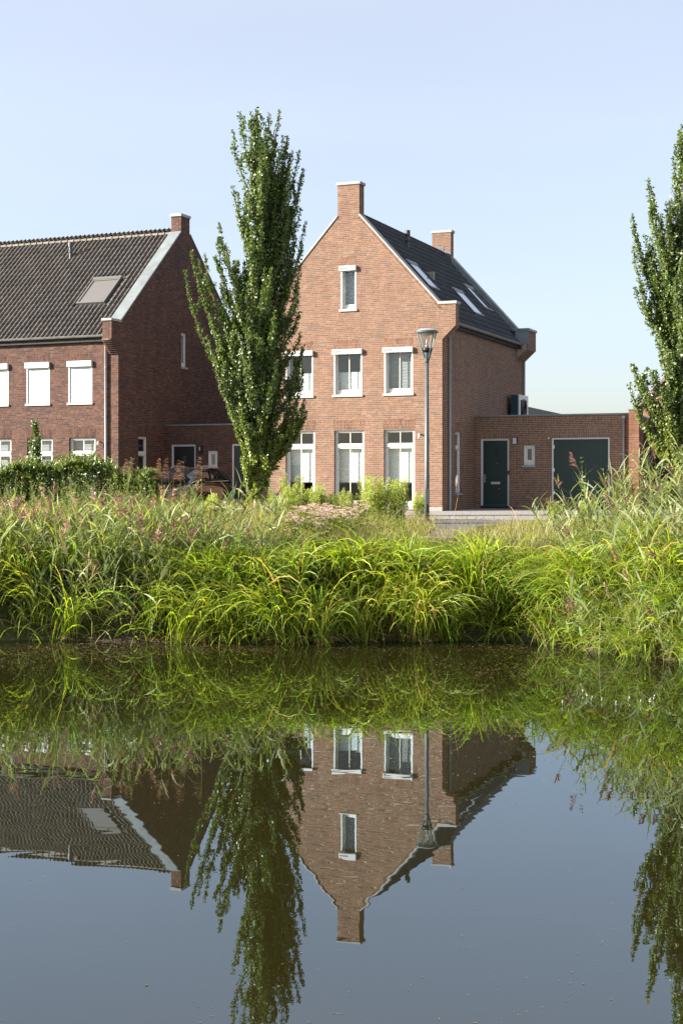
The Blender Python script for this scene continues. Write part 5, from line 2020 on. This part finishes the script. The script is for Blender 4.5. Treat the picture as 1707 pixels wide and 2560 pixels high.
for _ in range(380):
    x_ = r.uniform(-8.2, 8.0)
    t_ = r.uniform(0.3, 2.6) if r.random() < 0.86 else r.uniform(-0.3, 0.3)
    if x_ < -3.4 and r.random() < 0.80:
        continue
    if x_ > 4.6 and r.random() < 0.30:
        continue
    if in_poly(np.array([x_]), np.array([float(edge_y(np.array(x_))) + t_]), sand_poly)[0]:
        continue
    tus.append((x_, t_))
for (x_, t_) in tus:
    nb = int(r.uniform(26, 58))
    y_ = float(edge_y(np.array(x_))) + t_
    gz_ = max(float(ground_z(np.array(x_), np.array(y_))), WATER - 0.15)
    hmax = float(top_z(np.array(x_))) + r.uniform(-0.12, 0.06) - gz_
    if hmax < 0.22:
        continue
    bx = x_ + r.normal(0, 0.10, nb)
    by = y_ + r.normal(0, 0.09, nb)
    pref = r.uniform(-2.6, -0.5) if r.random() < 0.8 else r.uniform(0, 2 * pi)
    az = pref + r.normal(0, 0.7, nb)
    ln = np.clip(hmax / 0.70, 0.35, 1.45) * r.uniform(0.55, 1.08, nb)
    tone = r.uniform(0.8, 1.15)
    hue = [(0.285, 0.345, 0.026), (0.27, 0.335, 0.026), (0.17, 0.24, 0.030), (0.30, 0.325, 0.05), (0.22, 0.30, 0.036)][int(r.integers(0, 5))]
    c = cols(r, nb, np.array(hue) * tone, 0.32, 0.16, (0.33, 0.25, 0.09), 0.06)
    dr_ = r.uniform(0.3, 2.9, nb)
    if t_ < 1.1:
        ln = ln + r.uniform(0.0, 0.55, nb)
        dr_ = r.uniform(1.2, 3.0, nb)
    v.blades(np.stack([bx, by, np.full(nb, gz_ - 0.02)], -1), az, ln, r.uniform(0.0, 0.5, nb), dr_, r.uniform(0.015, 0.034, nb), 7, c, power=1.7, belly=0.45)
    # dead brown skirts at the water
    if t_ < 1.0:
        nd = 26
        az = pref + r.normal(0, 1.0, nd)
        v.blades(on_ground(x_ + r.normal(0, 0.13, nd), y_ + r.normal(0, 0.10, nd), 0.0), az, r.uniform(0.3, 0.75, nd), r.uniform(0.3, 0.9, nd), r.uniform(1.2, 2.2, nd), r.uniform(0.007, 0.013, nd), 5,
                 cols(r, nd, (0.17, 0.105, 0.05), 0.35, 0.1), power=0.9)
for _ in range(95):                      # where the bank bends towards the viewer
    x_ = r.uniform(3.5, 7.6)
    y_ = float(edge_y(np.array(x_))) + r.uniform(-0.35, 0.9)
    nb = int(r.uniform(30, 60))
    az = math.atan2(-1.0, -0.9) + r.normal(0, 0.9, nb)
    c = cols(r, nb, np.array((0.195, 0.25, 0.045)) * r.uniform(0.7, 1.15), 0.3, 0.16, (0.28, 0.21, 0.08), 0.12)
    v.blades(on_ground(x_ + r.normal(0, 0.11, nb), y_ + r.normal(0, 0.10, nb), -0.02), az, r.uniform(0.5, 1.1, nb), r.uniform(0.0, 0.6, nb), r.uniform(0.6, 2.6, nb), r.uniform(0.013, 0.028, nb), 7, c, power=1.5, belly=0.45)
# a fringe rooted on the lip of the bank and hanging to the water
for x_ in np.arange(-8.6, 8.6, 0.125):
    x_ = float(x_ + r.normal(0, 0.05))
    t_ = r.uniform(0.05, 0.55)
    sl = (float(edge_y(np.array(x_ + 0.1))) - float(edge_y(np.array(x_ - 0.1)))) / 0.2
    y_ = float(edge_y(np.array(x_))) + t_
    nb = int(r.uniform(12, 30)) if x_ > -3.4 else int(r.uniform(3, 12))
    az = math.atan2(-1.0, sl) + r.normal(0, 0.75, nb) + r.normal(0, 0.3)
    c = cols(r, nb, np.array((0.255, 0.315, 0.030)) * r.uniform(0.65, 1.15), 0.3, 0.16, (0.28, 0.21, 0.08), 0.12)
    v.blades(on_ground(x_ + r.normal(0, 0.09, nb), y_ + r.normal(0, 0.08, nb), -0.02), az, r.uniform(0.45, 1.15, nb), r.uniform(0.0, 0.8, nb), r.uniform(1.6, 3.0, nb), r.uniform(0.014, 0.029, nb), 7, c, power=0.9, belly=0.45)
# straw, broken stems and dead stalks caught in the bank
n = 520
x = r.uniform(-8.4, 8.0, n)
y = edge_y(x) + r.uniform(0.0, 3.0, n)
v.blades(on_ground(x, y, 0.05) + np.stack([np.zeros(n), np.zeros(n), r.uniform(0, 0.5, n)], -1), r.uniform(0, 2 * pi, n), r.uniform(0.25, 0.8, n), r.uniform(0.1, 1.5, n), r.uniform(-0.2, 0.9, n), r.uniform(0.005, 0.012, n), 4, cols(r, n, (0.30, 0.22, 0.11), 0.35, 0.12), belly=0.8)
v.build('sedge', M['blade'], None, label='bright arching sedge leaves hanging over the water edge', kind='stuff')

# ------------------------------------------------------------------ leafy herbs between
v = Veg(303)
r = v.r


def shoots(v, x, y, h, leaf_l, leaf_w, c0, per_m=34, lean=0.25, stem_c=(0.13, 0.13, 0.05), zoff=0.0, up=0.55):
    r = v.r
    n = len(x)
    az = r.uniform(0, 2 * pi, n)
    P = v.blades(on_ground(x, y, zoff), az, h, r.uniform(0, lean, n), r.uniform(-0.1, 0.3, n), np.full(n, 0.008), 4, cols(r, n, stem_c, 0.2, 0.1), belly=0.8)
    cnt = np.maximum((np.asarray(h) * per_m).astype(int), 3)
    idx = np.repeat(np.arange(n), cnt)
    t = r.uniform(0.12, 1.0, len(idx))
    f = t * 4
    i = np.minimum(f.astype(int), 3)
    pos = P[idx, i] + (P[idx, i + 1] - P[idx, i]) * (f - i)[:, None]
    a = r.uniform(0, 2 * pi, len(idx))
    d = np.stack([np.cos(a), np.sin(a), r.uniform(up - 0.35, up + 0.35, len(idx))], -1)
    sz_k = (1.15 - 0.55 * t)
    v.leaves(pos, d, leaf_l * sz_k * r.uniform(0.7, 1.3, len(idx)), leaf_w * sz_k * r.uniform(0.7, 1.3, len(idx)), cols(r, len(idx), c0, 0.28, 0.14), 0.15)
    return P


n = 1500
x = r.uniform(-8.4, 7.0, n)
t_ = r.uniform(0.2, 5.0, n)
y = edge_y(x) + t_
k = ~in_poly(x, y, sand_poly) & ~paved(x, y) & ~((x > -3) & (x < 3.5) & (r.random(n) < 0.45))
x, y = x[k], y[k]
hm = np.clip(top_z(x) + 0.05 - 0.05 - ground_z(x, y), 0.10, 0.85)
shoots(v, x, y, hm * r.uniform(0.6, 1.05, len(x)), 0.062, 0.018, (0.150, 0.190, 0.026), 46)
for _ in range(120):
    cx_ = r.uniform(-8.2, 7.2)
    cy_ = float(edge_y(np.array(cx_))) + r.uniform(0.35, 2.6)
    m_ = int(r.uniform(8, 22))
    x = cx_ + r.normal(0, 0.16, m_)
    y = cy_ + r.normal(0, 0.14, m_)
    hm = np.clip(top_z(x) + 0.12 - ground_z(x, y), 0.2, 1.0)
    tone = np.array([(0.13, 0.185, 0.03), (0.20, 0.24, 0.035), (0.11, 0.15, 0.035)][int(r.integers(0, 3))])
    shoots(v, x, y, hm * r.uniform(0.6, 1.05, m_), r.uniform(0.055, 0.085), r.uniform(0.018, 0.034), tone, 60, 0.35)
n = 75
x0_ = r.uniform(-8.0, 7.4, n)
y0_ = edge_y(x0_) + r.uniform(0.2, 2.4, n)
for k in range(n):
    m_ = int(r.uniform(10, 22))
    a = r.uniform(0, 2 * pi, m_)
    g_ = float(ground_z(np.array(x0_[k]), np.array(y0_[k])))
    hb = min(0.6, max(0.15, float(top_z(np.array(x0_[k]))) - g_)) * r.uniform(0.3, 0.9, m_)
    P = np.stack([x0_[k] + 0.10 * np.cos(a), y0_[k] + 0.10 * np.sin(a), g_ + hb], -1)
    v.leaves(P, np.stack([np.cos(a), np.sin(a), r.uniform(-0.2, 0.9, m_)], -1), r.uniform(0.12, 0.22, m_), r.uniform(0.045, 0.075, m_), cols(r, m_, (0.12, 0.18, 0.032), 0.25, 0.12), 0.12, nrm=np.stack([r.normal(-0.2, .4, m_), r.normal(-0.3, .4, m_), np.ones(m_)], -1))
for k in range(95):                      # clumps of taller weeds on the verge
    cx_ = r.uniform(-6.5, 1.3)
    cy_ = r.uniform(28.5, 40.0)
    if paved(np.array([cx_]), np.array([cy_]))[0]:
        continue
    m_ = int(r.uniform(6, 16))
    x = cx_ + r.normal(0, 0.15, m_)
    y = cy_ + r.normal(0, 0.15, m_)
    hh_ = r.uniform(0.25, 0.75)
    tone = np.array([(0.20, 0.24, 0.04), (0.15, 0.205, 0.04), (0.25, 0.25, 0.075)][int(r.integers(0, 3))])
    shoots(v, x, y, hh_ * r.uniform(0.6, 1.1, m_), r.uniform(0.05, 0.08), r.uniform(0.012, 0.022), tone, 60, 0.3)
# leafy nettle-like mass on the left bank
n = 1250
x = r.uniform(-8.6, -2.9, n)
y = edge_y(x) + r.uniform(0.1, 4.6, n)
shoots(v, x, y, r.uniform(0.5, 1.25, n), 0.058, 0.017, (0.120, 0.160, 0.040), 52)
n = 260
x = r.uniform(4.2, 8.2, n)
y = edge_y(x) + r.uniform(0.3, 5.0, n)
shoots(v, x, y, r.uniform(0.5, 1.0, n), 0.06, 0.017, (0.145, 0.175, 0.045), 42)
# tall leafy fringe round the tree foot and below the houses
x, y = frustum(r, 900, 34.0, 45.5, 0.5)
k = (~paved(x, y)) & (x < 1.4)
x, y = x[k], y[k]
shoots(v, x, y, r.uniform(0.25, 0.7, len(x)), 0.06, 0.014, (0.165, 0.195, 0.035), 46)
v.build('herbs', M['blade'], None, label='leafy green herbs filling the bank between sedge and reeds', kind='stuff')

# ------------------------------------------------------------------ reeds
def reed_stems(v, plume_v, x, y, h, lean_az=None, leaf_c=(0.235, 0.268, 0.115), plume_p=0.3, lean=(0.03, 0.32), pl_c=(0.38, 0.225, 0.165), pl_len=0.24, nleaf=9, zoff=0.0, leaf_l=(0.24, 0.46)):
    r = v.r
    n = len(x)
    az = r.uniform(0, 2 * pi, n) if lean_az is None else lean_az + r.normal(0, 0.7, n)
    le = r.uniform(*lean, n)
    P = v.blades(on_ground(x, y, zoff), az, h, le, r.uniform(0.0, 0.35, n), np.full(n, 0.010), 6, cols(r, n, (0.17, 0.165, 0.07), 0.2, 0.1), belly=0.9)
    idx = np.repeat(np.arange(n), nleaf)
    t = np.tile(np.linspace(0.18, 0.97, nleaf), n) + r.normal(0, 0.02, n * nleaf)
    t = np.clip(t, 0.1, 0.99)
    f = t * 6
    i = np.minimum(f.astype(int), 5)
    pos = P[idx, i] + (P[idx, i + 1] - P[idx, i]) * (f - i)[:, None]
    la = np.repeat(r.uniform(0, 2 * pi, n), nleaf) + np.tile(np.arange(nleaf) * pi, n) + r.normal(0, 0.45, n * nleaf)
    nn = len(idx)
    v.blades(pos, la, r.uniform(*leaf_l, nn), r.uniform(0.25, 0.85, nn), r.uniform(0.1, 1.25, nn), r.uniform(0.022, 0.042, nn), 4, cols(r, nn, leaf_c, 0.25, 0.14, (0.2, 0.19, 0.08), 0.07), belly=0.3)
    k = r.random(n) < plume_p
    if plume_v is not None and k.any():
        plume(plume_v, P[k, -1], P[k, -1] - P[k, -2], pl_len, pl_c)
    return P


def plume(v, tip, ax, ln=0.24, c0=(0.23, 0.125, 0.085), per=46):
    """one-sided drooping feathery head"""
    r = v.r
    n = len(tip)
    ax = ax / np.linalg.norm(ax, axis=1, keepdims=True)
    side = r.uniform(0, 2 * pi, n)
    idx = np.repeat(np.arange(n), per)
    m_ = len(idx)
    t = r.random(m_)
    L_ = ln * r.uniform(0.75, 1.2, n)[idx]
    pos = tip[idx] + ax[idx] * ((t - 0.15) * L_)[:, None]
    a = side[idx] + r.normal(0, 0.55, m_)
    tone = r.uniform(0.75, 1.25, n)[idx][:, None]
    v.blades(pos, a, L_ * (0.62 - 0.4 * t) * r.uniform(0.6, 1.2, m_), r.uniform(0.2, 0.6, m_), r.uniform(0.6, 1.7, m_), r.uniform(0.009, 0.017, m_), 3, cols(r, m_, c0, 0.25, 0.12) * tone, belly=0.6)


v = Veg(404)
pv = Veg(405)
r = v.r
n = 430
x = r.uniform(-8.8, -2.7, n)
t_ = np.where(r.random(n) < 0.7, r.uniform(-0.30, 1.7, n), r.uniform(1.5, 3.8, n))
y = edge_y(x) + t_
hm = np.clip(0.42 - ground_z(x, y), 0.6, 2.1) * r.uniform(0.5, 1.3, n)
reed_stems(v, pv, x, y, hm, plume_p=0.42, pl_len=0.30, nleaf=10, lean=(0.03, 0.5))
n = 42
x = r.uniform(-3.4, -1.2, n)
y = edge_y(x) + r.uniform(0.5, 3.4, n)
reed_stems(v, pv, x, y, r.uniform(0.8, 1.5, n), plume_p=0.12)
v.build('reeds', M['blade'], None, label='grey green reed bed on the left bank', kind='stuff')
v2 = Veg(406)
n = 420
x = v2.r.uniform(4.0, 9.2, n)
y = edge_y(x) + v2.r.uniform(-0.7, 4.8, n)
k = ~((x < 4.9) & (v2.r.random(n) < 0.55))
x, y = x[k], y[k]
pv2 = Veg(407)
reed_stems(v2, pv2, x, y, v2.r.uniform(0.8, 1.85, len(x)) * (0.7 + 0.42 * smooth(4.2, 6.2, x)), lean_az=2.9, lean=(0.1, 0.55), plume_p=0.20, pl_c=(0.24, 0.13, 0.105), leaf_l=(0.28, 0.55), leaf_c=(0.235, 0.262, 0.125))
n = 130
x = v2.r.uniform(3.9, 8.6, n)
y = edge_y(x) + v2.r.uniform(-0.55, 0.6, n)
reed_stems(v2, pv2, x, y, v2.r.uniform(0.5, 1.1, n), lean_az=3.6, lean=(0.1, 0.7), plume_p=0.06, leaf_l=(0.25, 0.5), leaf_c=(0.20, 0.225, 0.085), nleaf=8)
v2.build('reeds', M['blade'], None, label='leaning grey green reed bed on the right bank', kind='stuff')
pv.build('reed_plumes', M['flower'], None, label='brownish pink reed plumes scattered over the left bank', kind='stuff')
pv2.build('reed_plumes', M['flower'], None, label='dark purplish reed plumes over the right bank', kind='stuff')


def plant_root(name, label, cat, px, py, Z, group=None):
    x_, _ = pxs(px, py, Z)
    z_ = float(ground_z(np.array(x_), np.array(float(Z))))
    return thing(name, (x_, Z, z_), 0, label, cat, group), x_, z_


class LocalVeg(Veg):
    pass


def shift(veg, dx, dy, dz):
    for q in veg.V:
        q -= np.array([dx, dy, dz])


# single reeds that stand out
def lone_reed(label, px, Z, tip_px, tip_py, n, seed, pl=0.3, spread=0.1, side_az=pi, pc=(0.30, 0.135, 0.10)):
    root, x_, z_ = plant_root('reed_plant', label, 'reed', px, 0, Z)
    v, p = Veg(seed), Veg(seed + 1)
    tx_, tz_ = pxs(tip_px, tip_py, Z)
    h = math.hypot(tx_ - x_, tz_ - z_) * 1.02
    le = math.atan2(tx_ - x_, tz_ - z_)
    x = x_ + v.r.normal(0, spread, n)
    y = Z + v.r.normal(0, spread, n)
    az = 0.0 if le >= 0 else pi
    P = v.blades(on_ground(x, y, -0.02), az + v.r.normal(0, 0.15, n), h * v.r.uniform(0.92, 1.03, n), abs(le) * 0.8 + v.r.normal(0, 0.03, n), np.full(n, abs(le) * 0.5), np.full(n, 0.011), 8, cols(v.r, n, (0.18, 0.17, 0.07), 0.15, 0.1), belly=0.9)
    for k in range(n):
        m_ = 6
        i = v.r.integers(1, 8, m_)
        v.blades(P[k, i], v.r.uniform(0, 2 * pi, m_), v.r.uniform(0.25, 0.5, m_), v.r.uniform(0.3, 0.8, m_), v.r.uniform(0.2, 1.2, m_), v.r.uniform(0.015, 0.022, m_), 4, cols(v.r, m_, (0.12, 0.15, 0.045), 0.2, 0.1), belly=0.3)
    tip, ax = P[:, -1], P[:, -1] - P[:, -2]
    idx = np.repeat(np.arange(n), 52)
    t = p.r.random(len(idx))
    axn = ax / np.linalg.norm(ax, axis=1, keepdims=True)
    pos = tip[idx] + axn[idx] * ((t - 0.3) * pl)[:, None]
    p.blades(pos, side_az + p.r.normal(0, 0.5, len(idx)), pl * (0.62 - 0.42 * t) * p.r.uniform(0.7, 1.1, len(idx)), p.r.uniform(0.5, 1.0, len(idx)), p.r.uniform(0.9, 1.7, len(idx)), p.r.uniform(0.005, 0.008, len(idx)), 3, cols(p.r, len(idx), pc, 0.25, 0.1), belly=0.6)
    shift(v, x_, Z, z_)
    shift(p, x_, Z, z_)
    v.build('stem', M['blade'], root)
    p.build('plume', M['flower'], root)


lone_reed('tall reed with a drooping pink plume in front of the green garage door', 1388, 26.0, 1330, 1062, 1, 501, 0.34, 0.01, pc=(0.34, 0.17, 0.14))
lone_reed('cluster of brown feathery reed plumes rising in front of the parked car', 425, 26.2, 422, 1090, 5, 505, 0.40, 0.22, pc=(0.28, 0.155, 0.095))
lone_reed('upright reed with tawny plume in front of the hedge end', 296, 26.5, 292, 1068, 2, 509, 0.30, 0.10, pc=(0.27, 0.17, 0.095))
lone_reed('reed with a single low pink plume bent over the water', 470, 24.6, 545, 1392, 1, 513, 0.22, 0.01, side_az=0.0, pc=(0.33, 0.14, 0.12))
lone_reed('reed with a small red plume beside the tree trunk', 668, 33.0, 655, 1145, 1, 517, 0.26, 0.01, pc=(0.30, 0.11, 0.09))
lone_reed('tall reed with dark plume below the right tree', 1500, 26.0, 1482, 1120, 3, 521, 0.3, 0.15, pc=(0.24, 0.12, 0.10))


def shoot_clump(label, px, Z, n, spread, h0, h1, seed, c=(0.12, 0.15, 0.05), ll=0.10, lw=0.03):
    root, x_, z_ = plant_root('willow_shoots', label, 'shrub', px, 0, Z)
    v = Veg(seed)
    x = x_ + v.r.uniform(-spread, spread, n)
    y = Z + v.r.normal(0, 0.25, n)
    shoots(v, x, y, v.r.uniform(h0, h1, n), ll, lw, c, 26, 0.22, (0.17, 0.15, 0.06))
    shift(v, x_, Z, z_)
    v.build('shoot', M['blade'], root)


shoot_clump('upright pale leafed willow shoots in front of the garage door', 1410, 25.6, 15, 0.42, 1.2, 1.95, 601, (0.21, 0.245, 0.085), 0.10, 0.034)
shoot_clump('leafy willow shoots in front of the orange pier', 1470, 26.4, 10, 0.32, 1.1, 1.75, 605, (0.20, 0.235, 0.085), 0.10, 0.034)
shoot_clump('grey green leafy shoots in front of the hedge at the left edge', 95, 27.0, 26, 0.85, 1.2, 1.9, 609, (0.19, 0.225, 0.085), 0.085, 0.028)
shoot_clump('grey green leafy shoots in front of the middle of the hedge', 240, 27.4, 18, 0.60, 1.1, 1.8, 613, (0.19, 0.225, 0.085), 0.085, 0.028)
shoot_clump('leafy shoots in front of the right end of the hedge', 330, 27.2, 12, 0.45, 1.0, 1.65, 617, (0.20, 0.23, 0.08), 0.085, 0.028)


# fleabane bushes in front of the gable house
def fleabane(label, px, Z, top_py, half_px, n, seed, tone=1.0):
    root, x_, z_ = plant_root('fleabane_bush', label, 'bush', px, 0, Z, 'pale green fleabane bushes before the houses')
    v = Veg(seed)
    r = v.r
    H = pxs(px, top_py, Z)[1] - z_
    n = int(n * 2.0)
    hw = half_px * 1.3 * 1.08865 / 3500 * Z
    x = x_ + r.uniform(-1, 1, n) * hw * 0.75
    y = Z + r.uniform(-1, 1, n) * hw * 0.6
    h = H * r.uniform(0.45, 1.0, n) ** 0.8
    az = np.where(x > x_, 0.0, pi) + r.normal(0, 0.8, n)
    P = v.blades(on_ground(x, y, -0.02), az, h, r.uniform(0, 0.22, n), r.uniform(-0.1, 0.2, n), np.full(n, 0.008), 6, cols(r, n, (0.12, 0.13, 0.04), 0.2, 0.1), belly=0.9)
    idx = np.repeat(np.arange(n), 70)
    t = r.uniform(0.05, 0.8, len(idx))
    f = t * 6
    i = np.minimum(f.astype(int), 5)
    pos = P[idx, i] + (P[idx, i + 1] - P[idx, i]) * (f - i)[:, None]
    a = r.uniform(0, 2 * pi, len(idx))
    v.leaves(pos, np.stack([np.cos(a), np.sin(a), r.uniform(0.3, 1.1, len(idx))], -1), 0.075 * (1.1 - 0.6 * t) * r.uniform(0.6, 1.2, len(idx)), 0.011, cols(r, len(idx), np.array((0.215, 0.270, 0.045)) * tone, 0.25, 0.12), 0.1)
    # pale panicle on the upper part
    idx = np.repeat(np.arange(n), 110)
    m_ = len(idx)
    t = 0.52 + 0.48 * r.random(m_)
    f = t * 6
    i = np.minimum(f.astype(int), 5)
    pos = P[idx, i] + (P[idx, i + 1] - P[idx, i]) * (f - i)[:, None]
    a = r.uniform(0, 2 * pi, m_)
    rad = 0.085 * np.sqrt(r.random(m_)) * np.clip(1.55 * (1 - t) / 0.48 + 0.15, 0, 1)
    pos = pos + np.stack([np.cos(a) * rad, np.sin(a) * rad, rad * 0.7], -1)
    v.leaves(pos, np.stack([np.cos(a) * 0.6, np.sin(a) * 0.6, np.ones(m_)], -1), 0.034, 0.018, cols(r, m_, np.array((0.40, 0.43, 0.14)) * tone, 0.25, 0.12), 0.2)
    shift(v, x_, Z, z_)
    v.build('foliage', M['blade'], root)


fleabane('biggest bushy pale green fleabane in front of the third ground floor window', 886, 33.0, 1088, 40, 60, 701)
fleabane('broad pale green fleabane below the left ground floor window', 693, 36.0, 1108, 40, 44, 703)
fleabane('tall thin fleabane at the left edge of the leftmost front window', 668, 39.0, 1085, 14, 10, 705, 0.85)
fleabane('low fleabane between the first and second ground floor windows', 752, 36.0, 1122, 30, 24, 707)
fleabane('fleabane in front of the middle ground floor window', 815, 35.0, 1118, 24, 20, 709, 0.8)
fleabane('small narrow fleabane close to the left of the lamp post', 963, 37.0, 1128, 10, 9, 711)
fleabane('small fleabane at the left edge of the green garage door', 1275, 33.5, 1150, 10, 10, 713)
fleabane('small fleabane at the middle of the green garage door', 1345, 32.5, 1148, 12, 12, 715)
fleabane('two pronged fleabane in front of the parked car', 487, 34.0, 1130, 10, 9, 717)
fleabane('bushy fleabane to the right of the tree trunk', 640, 38.5, 1125, 22, 18, 719, 0.9)


# pink hemp agrimony and white yarrow on the bank
def flower_plant(name, cat, label, group, x_, y_, h, heads, seed, fc, fr_=0.05, leaf=True):
    z_ = float(ground_z(np.array(x_), np.array(y_)))
    root = thing(name, (x_, y_, z_), 0, label, cat, group)
    v = Veg(seed)
    fl = Veg(seed + 7)
    r = v.r
    n = heads
    x = x_ + r.normal(0, 0.07, n)
    y = y_ + r.normal(0, 0.07, n)
    az = np.arctan2(y - y_, x - x_)
    P = v.blades(on_ground(x, y, -0.02), az, h * r.uniform(0.75, 1.05, n), r.uniform(0.0, 0.3, n), r.uniform(0, 0.25, n), np.full(n, 0.008), 4, cols(r, n, (0.13, 0.11, 0.05), 0.2, 0.1), belly=0.9)
    if leaf:
        idx = np.repeat(np.arange(n), 16)
        t = r.uniform(0.15, 0.92, len(idx))
        f = t * 4
        i = np.minimum(f.astype(int), 3)
        pos = P[idx, i] + (P[idx, i + 1] - P[idx, i]) * (f - i)[:, None]
        a = r.uniform(0, 2 * pi, len(idx))
        v.leaves(pos, np.stack([np.cos(a), np.sin(a), r.uniform(0, 0.7, len(idx))], -1), 0.085, 0.024, cols(r, len(idx), (0.115, 0.15, 0.025), 0.25, 0.12), 0.15)
    tip = P[:, -1]
    per = 46
    idx = np.repeat(np.arange(n), per)
    m_ = len(idx)
    a = fl.r.uniform(0, 2 * pi, m_)
    rr_ = fr_ * np.sqrt(fl.r.random(m_)) * fl.r.uniform(0.7, 1.3, n)[idx]
    pos = tip[idx] + np.stack([np.cos(a) * rr_, np.sin(a) * rr_, 0.35 * fr_ - rr_ ** 2 * 5 + fl.r.normal(0, 0.006, m_)], -1)
    fl.leaves(pos, np.stack([np.cos(a) * 0.5, np.sin(a) * 0.5, np.ones(m_)], -1), 0.016, 0.016, cols(fl.r, m_, fc, 0.22, 0.08), 0.3)
    shift(v, x_, y_, z_)
    shift(fl, x_, y_, z_)
    v.build('stem', M['blade'], root)
    fl.build('flower_head', M['flower'], root)


rr2 = random.Random(77)
spots = [(705, 1300, 29.6), (728, 1195, 30.6), (745, 1195, 31.0), (700, 1215, 30.0), (722, 1218, 29.6), (765, 1190, 31.2), (775, 1200, 30.4), (755, 1222, 29.4), (790, 1222, 29.6), (802, 1212, 30.2), (822, 1188, 31.0),
         (835, 1200, 30.6), (690, 1232, 28.8), (735, 1240, 28.8), (760, 1245, 28.6), (715, 1262, 28.0), (745, 1262, 28.0), (690, 1265, 27.8), (672, 1282, 27.2), (712, 1290, 27.2), (740, 1300, 26.9), (660, 1305, 26.8), (770, 1235, 29.0), (812, 1240, 29.0)]
for k, (px, py, Z) in enumerate(spots):
    x_ = pxs(px, py, Z)[0]
    flower_plant('hemp_agrimony', 'flower', 'pale pink flowering herb with flat heads on the bank below the middle windows', 'pink flowering herbs on the bank', x_, Z, rr2.uniform(0.5, 0.72), 7, 800 + k, (0.62, 0.45, 0.38), 0.060)
for k, (px, Z) in enumerate(((520, 35.0), (560, 36.0), (545, 33.5), (612, 35.0), (630, 33.5), (505, 31.5))):
    flower_plant('yarrow', 'flower', 'small white flat flowers in the grass around the tree foot', 'white flowers in the grass', pxs(px, 0, Z)[0], Z, rr2.uniform(0.4, 0.6), 5, 850 + k, (0.62, 0.60, 0.52), 0.045)
flower_plant('bindweed', 'flower', 'fluffy cream seed heads among the sedge right of the middle', None, pxs(957, 0, 24.9)[0], 24.9, 0.95, 14, 870, (0.40, 0.36, 0.25), 0.032)

# ------------------------------------------------------------------ things on the water
v = Veg(909)
r = v.r
n = 22000
y = np.concatenate([r.uniform(6.5, 24, 5200), 24.2 - np.abs(r.normal(0, 2.6, n - 5200))])
x = r.uniform(-1, 1, n) * (0.2445 * y + 1.0)
drift = np.sin(x * 0.8 + 1.7 * np.sin(y * 0.45)) + np.sin(y * 1.1 - x * 0.35) + 0.6 * np.sin(x * 2.7 + y * 1.9)
k = (y < edge_y(x) - 0.05) & (y > 6) & (r.random(n) < np.clip(0.45 + 0.45 * drift, 0.10, 1.0))
x, y = x[k], y[k]
n = len(x)
a = r.uniform(0, 2 * pi, n)
P = np.stack([x, y, np.full(n, WATER + 0.004)], -1)
up = np.tile(np.array([0.0, 0.0, 1.0]), (n, 1)) + r.normal(0, 0.05, (n, 3))
szs = r.uniform(0.004, 0.015, n) * np.where(r.random(n) < 0.06, 1.9, 1.0) * np.where(y < 12, 0.62, 1.0)
v.leaves(P, np.stack([np.cos(a), np.sin(a), np.zeros(n)], -1), szs * (1.8 + 1.2 * (y > 16)), szs, cols(r, n, (0.24, 0.165, 0.07), 0.4, 0.15, (0.14, 0.15, 0.04), 0.3), 0.03, nrm=up)
v.build('floating_leaves', M['flower'], None, label='tan leaf litter and specks floating on the pond', kind='stuff')
for k, (px, py) in enumerate(((1345, 1605), (1357, 1610), (1380, 1612), (1412, 1622), (1442, 1610), (1470, 1618), (1490, 1616), (1500, 1608), (1336, 1594), (1290, 1620))):
    Z = (CAMZ - WATER) * 3500 / ((py - 1102.3) * 1.08865)
    x_ = pxs(px, py, Z)[0]
    root = thing('water_flower', (x_, Z, WATER), 0, 'tiny white flower standing out of the water near the right bank', 'flower', 'white flowers standing in the water')
    b = MB()
    b.tube([(0, 0, -0.05), (0.004, 0, 0.07)], 0.003, 5)
    b.build('stem', M['stem'], root)
    fl = Veg(950 + k)
    m_ = 9
    a = fl.r.uniform(0, 2 * pi, m_)
    fl.leaves(np.stack([np.full(m_, 0.004), np.zeros(m_), fl.r.uniform(0.02, 0.06, m_)], -1), np.stack([np.cos(a), np.sin(a), np.full(m_, 0.8)], -1), 0.016, 0.013, cols(fl.r, m_, (0.75, 0.74, 0.74), 0.05, 0.02), 0.2)
    fl.build('petals', M['flower'], root)
